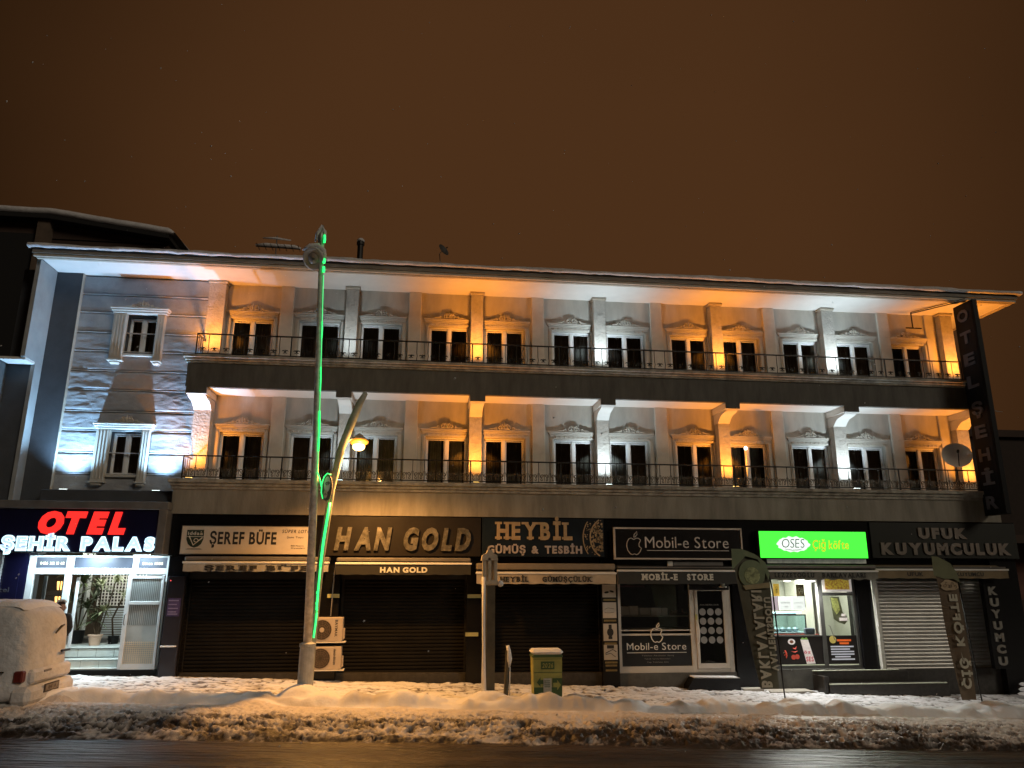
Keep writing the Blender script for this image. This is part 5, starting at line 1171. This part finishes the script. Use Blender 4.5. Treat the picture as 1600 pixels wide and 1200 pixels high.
build('top_cloth',MB().prism([(6.06,2.10),(6.07,2.50),(6.28,2.50),(6.55,2.40),(6.75,2.24),(6.82,2.02),(6.80,1.90),(6.6,2.30),(6.35,2.36)],1,14.365,14.368),mSg,t)
t=flag('brown feather flag with tall cream lettering in front of the silver shutter',11.12,14.5,-.58,
 [(-.38,10.63,10.96),(.3,10.58,10.96),(1.0,10.52,10.95),(1.75,10.46,10.93),(2.05,10.42,10.90),(2.25,10.40,10.78),(2.38,10.39,10.50)],
 [(11.09,14.5,-.62),(11.06,14.5,-.3),(11.01,14.5,.6),(10.96,14.5,1.4),(10.93,14.5,1.9),(10.84,14.5,2.2),(10.62,14.5,2.36),(10.40,14.5,2.39)],
 [('ÇİĞ KÖFTE',10.71,-.17,1.80,.17,mFc)],mFl,None,None)
b=MB(); b.prism([(10.69+.19*math.cos(2*PI*k/16)*(1+.12*math.sin(k*3)),1.80+.11*math.sin(2*PI*k/16)*(1+.15*math.cos(k*5))) for k in range(16)],1,14.458,14.464); build('crest',b,mat('tan_crest',(.45,.34,.22),.8,var=.1),t)
b=MB(); 
for k in range(6): b.tube(scroll(10.58+k*.045,1.80+.03*math.sin(k*2),.04,.8,1 if k%2 else -1,14.455,k),.005,4)
build('crest_print',b,mFl,t)
build('top_cloth',MB().prism([(10.38,2.0),(10.39,2.38),(10.52,2.37),(10.78,2.24),(10.90,2.05),(10.94,1.86),(10.8,1.93),(10.6,1.93)],1,14.466,14.469),mat('olive_top',(.17,.18,.10),.8),t)

# ------------------------------------------------------------------ parked van, buried in snow
V=thing('parked_van','white van caked in snow with its rear towards the street lamp','van',(-8.2,14.25,-.05))
mVan=mat('snow_caked_paint',(.60,.59,.59),.7,var=.10,vs=4,bump=.7,bs=9,dist=.05)
def vansec(x,w_,zt,zb,sh):
    """closed ring around the body at station x"""
    cy=14.25; pts=[]
    prof=[(-1,zb+.10),(-1.0,zb+.35),(-1.0,zb+.62),(-.985,zb+.85),(-.95,zt-.28),(-.90,zt-.12),(-.80,zt-.03),(-.60,zt),(-.3,zt+.012),(0,zt+.018)]
    ring=prof+[(-a,z) for a,z in prof[::-1][1:]]+[(.9,zb),(-.9,zb)]
    return [(x+sh*(z-zb),cy+a*w_,z) for a,z in ring]
st=[(-10.7,.70,.85,.12,0),(-10.55,.80,.95,.12,0),(-9.9,.82,1.05,.12,0),(-9.45,.83,1.42,.12,0),(-8.8,.83,1.50,.12,0),(-7.6,.83,1.51,.12,0),(-6.75,.83,1.505,.10,0),(-6.52,.82,1.485,.10,-.01),(-6.36,.79,1.44,.10,-.02),(-6.24,.745,1.385,.11,-.04),(-6.165,.68,1.31,.14,-.05),(-6.13,.56,1.18,.22,-.06)]
b=MB(); vs=[]; 
for s in st: vs+=vansec(*s)
n=len(vansec(*st[0])); N=len(st)
for i,p in enumerate(vs):
    a=np.array([p[0]*3+p[1]*2.]); c_=np.array([p[2]*3.5]); d_=(float(fbm(a,c_,3,88)[0])-.5)*.07; vs[i]=(p[0]+d_,p[1]+d_*.5,p[2]+d_*.6)
fs=[(i*n+k,i*n+(k+1)%n,(i+1)*n+(k+1)%n,(i+1)*n+k) for i in range(N-1) for k in range(n)]+[tuple(range(n)),tuple(range(N*n-1,(N-1)*n-1,-1))]
o=build('body',b.add(vs,fs),mVan,V,smooth=True); fixnormals(o)
sm=o.modifiers.new('Subdivision','SUBSURF'); sm.levels=1; sm.render_levels=2
# rear details stand on the plane x = -6.12
def rx(z): return -6.12-.055*(z-.12)
o=build('bumper',MB().box(-6.35,-6.03,13.46,15.06,.08,.34,c=.07),mVan,V,smooth=False)
o=build('tailgate_step',MB().box(-6.3,-6.075,13.62,14.95,.36,.56,c=.04),mVan,V)
bx('number_plate',V,mat('plate_frame',(.06,.045,.035),.6),-6.028,-6.015,13.93,14.42,.215,.335); pl=bx('plate_face',V,mat('plate_grey',(.24,.20,.16),.6,var=.3,vs=12),-6.0145,-6.010,13.96,14.39,.235,.318)
lettering(V,'04 A',(-6.009,14.05,.25),(0,1,0),ZU,(1,0,0),.26,.05,mat('plate_ink',(.10,.08,.07),.6),bold=0,depth=.003,name='plate_number')
for y0,la in ((13.46,'half buried'),(14.92,'snow covered')): build('tail_light',MB().box(-6.30,-6.16,y0-.01,y0+.12,.40,.56,c=.02),mat('tail_lamp_red',(.14,.02,.015),.4),V)
build('wiper',MB().tube([(-6.13,14.30,1.03),(-6.12,14.45,1.12),(-6.12,14.55,1.14)],[.012,.022,.012],6),M_iron,V)
build('tailgate_handle',MB().box(-6.13,-6.085,14.55,14.85,.73,.765,c=.012),M_iron,V); build('badge',MB().box(-6.09,-6.065,13.95,14.2,.50,.53,c=.006),mat('badge_grey',(.2,.17,.14),.5),V)
bx('side_trim',V,M_iron,-9.0,-6.42,13.395,13.415,.545,.565)
for x in(-9.95,-7.05):
    for y in (13.46,14.86):
        w_=build('wheel',MB().lathe([(.26,0),(.28,.03),(.28,.16),(.26,.19)],(x,y,.24),20,ax='y'),mat('tyre_rubber',(.02,.02,.02),.8),V); build('rim',MB().lathe([(.16,-.004),(.15,-.012),(.03,-.012)],(x,y if y<14 else y+.2,.24),16,ax='y'),M_metalg,w_)
xs=np.linspace(-9.3,-6.36,70); ys=np.linspace(13.60,14.90,34); X,Y=np.meshgrid(xs,ys)
e=np.clip(1-np.abs((Y-14.25)/.665)**8,0,1)*np.clip(1-np.clip((X+6.8)/.42,0,1)**4,0,1); Z=1.40+.125*e**.5+.045*(fbm(X*2.5,Y*3,4,93)-.5)*e
vl=wloc(V); gridmesh('snow_cap',X-vl.x,Y-vl.y,Z-vl.z,M_snow,parent=V)
# snow heaps around wheels are part of the ridge
b=MB().tube([(-9.5,13.5,.0),(-8,13.45,.02),(-7,13.42,.02),(-6.3,13.5,.02),(-6.0,13.9,.03),(-5.95,14.6,.02)],[.1,.16,.17,.14,.12,.08],10)
o=build('wheel_snow',b,G_ridge,None,smooth=True); tag(o,'snow drifted against the wheels of the parked van','snow'); o['kind']='stuff'

# ------------------------------------------------------------------ person behind the van
def person(x,y,z0,h,label):
    s=h/1.75; t=thing('person',label,'person',(x,y,z0))
    J={'pel':(0,0,.95),'abd':(0,0,1.12),'che':(0,0,1.34),'nek':(0,0,1.47),'hipL':(-.09,0,.90),'knL':(-.10,-.02,.50),'anL':(-.10,.03,.09),'toL':(-.06,-.16,.04),'hipR':(.09,0,.90),'knR':(.10,-.03,.50),'anR':(.12,.03,.09),'toR':(.15,-.15,.04),
       'shL':(-.19,0,1.40),'elL':(-.24,.02,1.12),'wrL':(-.19,-.14,.93),'shR':(.19,0,1.40),'elR':(.25,.02,1.12),'wrR':(.18,-.16,.95)}
    E=[('pel','abd'),('abd','che'),('che','nek'),('pel','hipL'),('hipL','knL'),('knL','anL'),('anL','toL'),('pel','hipR'),('hipR','knR'),('knR','anR'),('anR','toR'),('che','shL'),('shL','elL'),('elL','wrL'),('che','shR'),('shR','elR'),('elR','wrR')]
    rad={'pel':.155,'abd':.15,'che':.17,'nek':.07,'hipL':.11,'hipR':.11,'knL':.075,'knR':.075,'anL':.05,'anR':.05,'toL':.045,'toR':.045,'shL':.085,'shR':.085,'elL':.06,'elR':.06,'wrL':.045,'wrR':.045}
    ks=list(J); me=bpy.data.meshes.new('body'); me.from_pydata([tuple(c_*s for c_ in J[k]) for k in ks],[(ks.index(a),ks.index(b_)) for a,b_ in E],[]); me.materials.append(mat('black_coat',(.012,.012,.013),.8))
    o=bpy.data.objects.new('body',me); C.objects.link(o); o.parent=t
    sk=o.modifiers.new('Skin','SKIN'); 
    for i,k in enumerate(ks): me.skin_vertices[0].data[i].radius=(rad[k]*s,rad[k]*s); 
    me.skin_vertices[0].data[0].use_root=True
    q=o.modifiers.new('Subdivision','SUBSURF'); q.levels=1; q.render_levels=2
    skin=mat('skin_brown',(.30,.17,.11),.6)
    # head turned to the right, with nose, brow, ears, hair and hood rim
    hz=1.60*s; vs=[];fs=[];n=16;m_=12
    for i in range(m_+1):
        ph=PI*i/m_
        for k in range(n):
            g=2*PI*k/n; xx=.095*math.sin(ph)*math.cos(g); yy=.075*math.sin(ph)*math.sin(g); zz=.118*math.cos(ph)
            f=max(0,math.cos(g)); 
            if .25<i/m_<.5: xx-=.006*f
            if .45<i/m_<.62 and abs(math.sin(g))<.25: xx+=.022
            if i/m_>.7: xx*=1.06
            vs.append((x+xx*s,y+yy*s,z0+hz+zz*s))
    fs=[(i*n+k,i*n+(k+1)%n,(i+1)*n+(k+1)%n,(i+1)*n+k) for i in range(m_) for k in range(n)]
    build('head',MB().add(vs,fs),skin,t,smooth=True)
    for yy in(-.03,.03): build('eye',MB().lathe([(.002,-.008),(.010,0),(.002,.008)],(x+.086*s,y+yy*s,z0+hz+.008),8),M_dark,t)
    build('ear',MB().lathe([(.004,-.02),(.014,0),(.004,.02)],(x,y-.076*s,z0+hz),8),skin,t); build('mouth',MB().box(x+.088*s,x+.094*s,y-.02,y+.02,z0+hz-.055*s,z0+hz-.048*s),mat('lip',(.2,.08,.07),.6),t)
    vs=[];fs=[]
    for i in range(8):
        ph=PI*.62*i/7
        for k in range(n):
            g=2*PI*k/n; vs.append((x+(-.012+.108*math.sin(ph)*math.cos(g))*s,y+.088*math.sin(ph)*math.sin(g)*s,z0+hz+(.02+.118*math.cos(ph))*s))
    fs=[(i*n+k,i*n+(k+1)%n,(i+1)*n+(k+1)%n,(i+1)*n+k) for i in range(7) for k in range(n) if not (i>3 and math.cos(2*PI*k/n)>.3)]
    build('hair',MB().add(vs,fs),mat('dark_hair',(.03,.018,.014),.8),t,smooth=True)
    build('hood',MB().tube([(x-.12*s,y,z0+hz-.10*s),(x-.13*s,y,z0+hz+.04*s),(x-.07*s,y,z0+hz+.135*s),(x+.03*s,y,z0+hz+.155*s),(x+.10*s,y,z0+hz+.11*s)],[.02,.03,.03,.025,.015],8),mat('pale_hood',(.55,.55,.52),.8),t,smooth=True)
    for sd,w_ in ((-1,'wrL'),(1,'wrR')):
        p=Vector(J[w_])*s+Vector((x,y,z0)); hd=MB().tube([p,p+Vector((0,-.05,-.04))*s],[.028*s,.034*s],8)
        for f in range(4): hd.tube([p+Vector((-.024+.016*f,-.045,-.04))*s,p+Vector((-.024+.016*f,-.085,-.065-.004*(f%2)))*s,p+Vector((-.022+.015*f,-.095,-.095))*s],[.009*s,.0085*s,.007*s],6)
        hd.tube([p+Vector((-.025*sd,-.02,-.01))*s,p+Vector((-.05*sd,-.05,-.03))*s,p+Vector((-.045*sd,-.075,-.05))*s],[.011*s,.010*s,.008*s],6)
        build('hand',hd,skin,t,smooth=True)
V.location.x+=.02; V.location.y-=.33; V.location.z-=.10; V.scale.z=1.09
person(-6.97,16.0,gz(-6.9)+.01,1.50,'person in a black coat and pale hood standing behind the snowy van')

# ------------------------------------------------------------------ neighbours
t=thing('neighbour_building','taller dark building with a snowy sloping roof behind the left wing','building',(-14,26,0))
mN=mat('dark_brown_render',(.050,.030,.022),.9,var=.2,vs=1); mN2=mat('brown_pier',(.11,.078,.055),.9,var=.15)
bx('wall',t,mN,-24,-9.75,26.75,36,-.5,13.9); bx('wall',t,M_dark,-24,-14.3,26.6,26.74,2,14.0)
bx('corner_pier',t,mN2,-14.28,-13.85,26.45,27,-.5,14.6)
rf=build('roof',MB().prism([(-24,14.5),(-13.9,14.5),(-9.62,13.95),(-9.62,14.12),(-13.9,14.68),(-24,14.68)],1,26.3,36.4),M_dark,t)
build('gable_wall',MB().prism([(-24,13.85),(-9.75,13.85),(-9.75,13.94),(-13.9,14.49),(-24,14.49)],1,26.75,36),mN,t)
xs=np.linspace(-24,-9.45,120); ys=np.array([26.32,26.22,26.24,26.4,27.2,30,36.]); X,Y=np.meshgrid(xs,ys); Zr=14.68-.13*np.clip(X+13.9,0,9)
hh=np.array([0.0,.06,.20,.28,.36,.6,.4])[:,None]*np.clip((-9.4-X)/.3,0.05,1)**.5; Z=Zr+hh+.07*(fbm(X,Y*.7,3,95)-.5); gridmesh('snow_cover',X+14,Y-26,Z,M_snowD,parent=rf)
for k,(z,x) in enumerate([(z,x) for z in (10.6,7.2) for x in (-13,-11.2)]): bx('window',t,M_glass,x,x+1.1,26.70,26.74,z,z+1.3)
t=thing('street_house','low dark house with a reddish wall at the right end of the street','building',(21,26,-.9))
bx('wall',t,mat('reddish_render',(.13,.055,.04),.9,var=.2),18.6,28,26,34,-1.6,3.1); bx('wall',t,mN,18.9,28,25.5,25.98,-1.6,1.15); bx('wall',t,MATS['reddish_render'],18.6,28,25.0,25.48,-1.6,.1)
bx('roof',t,mN,18.3,28.5,24.6,34.5,3.12,3.4)
t=thing('street_house','distant dark building block beyond the right end of the hotel','building',(30,48,0)); bx('wall',t,mat('far_block',(.035,.022,.016),.9),24,52,46,58,-2,11.2); bx('roof',t,mN,23.7,52.3,45.7,58.3,11.22,11.7)
for k,x in enumerate((42.5,45.0)): bx('window',t,M_dark,x,x+1.4,45.96,45.99,7.3,8.4)
t=thing('snowy_shrub','low shrub bowed under snow at the far right of the pavement','shrub',(14.15,16.6,-.75))
rnd=random.Random(21)
for k in range(14):
    g=rnd.uniform(0,2*PI); l_=rnd.uniform(.15,.4); build('branch',MB().tube([(14.15,16.7,-.75),(14.15+.4*l_*math.cos(g),16.7+.4*l_*math.sin(g),-.6),(14.15+l_*math.cos(g),16.7+l_*math.sin(g),-.45-rnd.uniform(0,.12))],[.012,.010,.005],5),M_dark,t)
for k in range(7):
    x=14.15+rnd.uniform(-.35,.4); z=-.55+rnd.uniform(-.12,.12); build('snow_clump',MB().lathe([(.01,-.03),(.10,-.02),(.14,.01),(.09,.05),(.01,.065)],(x,16.6+rnd.uniform(-.2,.2),z),10),M_snow,t,smooth=True)
# overhead wire and distant twinkle
t=tag(build('overhead_wire',MB().tube([(14.3,17.2,6.3),(18,21,7.05),(26,30,9.2)],.012,5),mat('wire_frost',(.3,.27,.24),.7)),'frosted overhead wire leaving the right end of the facade','wire')
# snowflakes drifting
b=MB(); rnd=random.Random(77)
for k in range(330):
    yy=rnd.uniform(4,15); xx=rnd.uniform(-.62*yy,.95*yy); zz=rnd.uniform(.2,2+yy*1.15); r=rnd.uniform(.004,.009)
    b.add([(xx+r*1.3,yy,zz+r*.5),(xx-r,yy,zz-r*.4),(xx,yy+r,zz),(xx,yy-r,zz),(xx,yy,zz+r),(xx,yy,zz-r)],[(0,2,4),(2,1,4),(1,3,4),(3,0,4),(2,0,5),(1,2,5),(3,1,5),(0,3,5)])
o=tag(build('snowfall',b,M_snow),'sparse snowflakes falling through the night air','snow'); o['kind']='stuff'
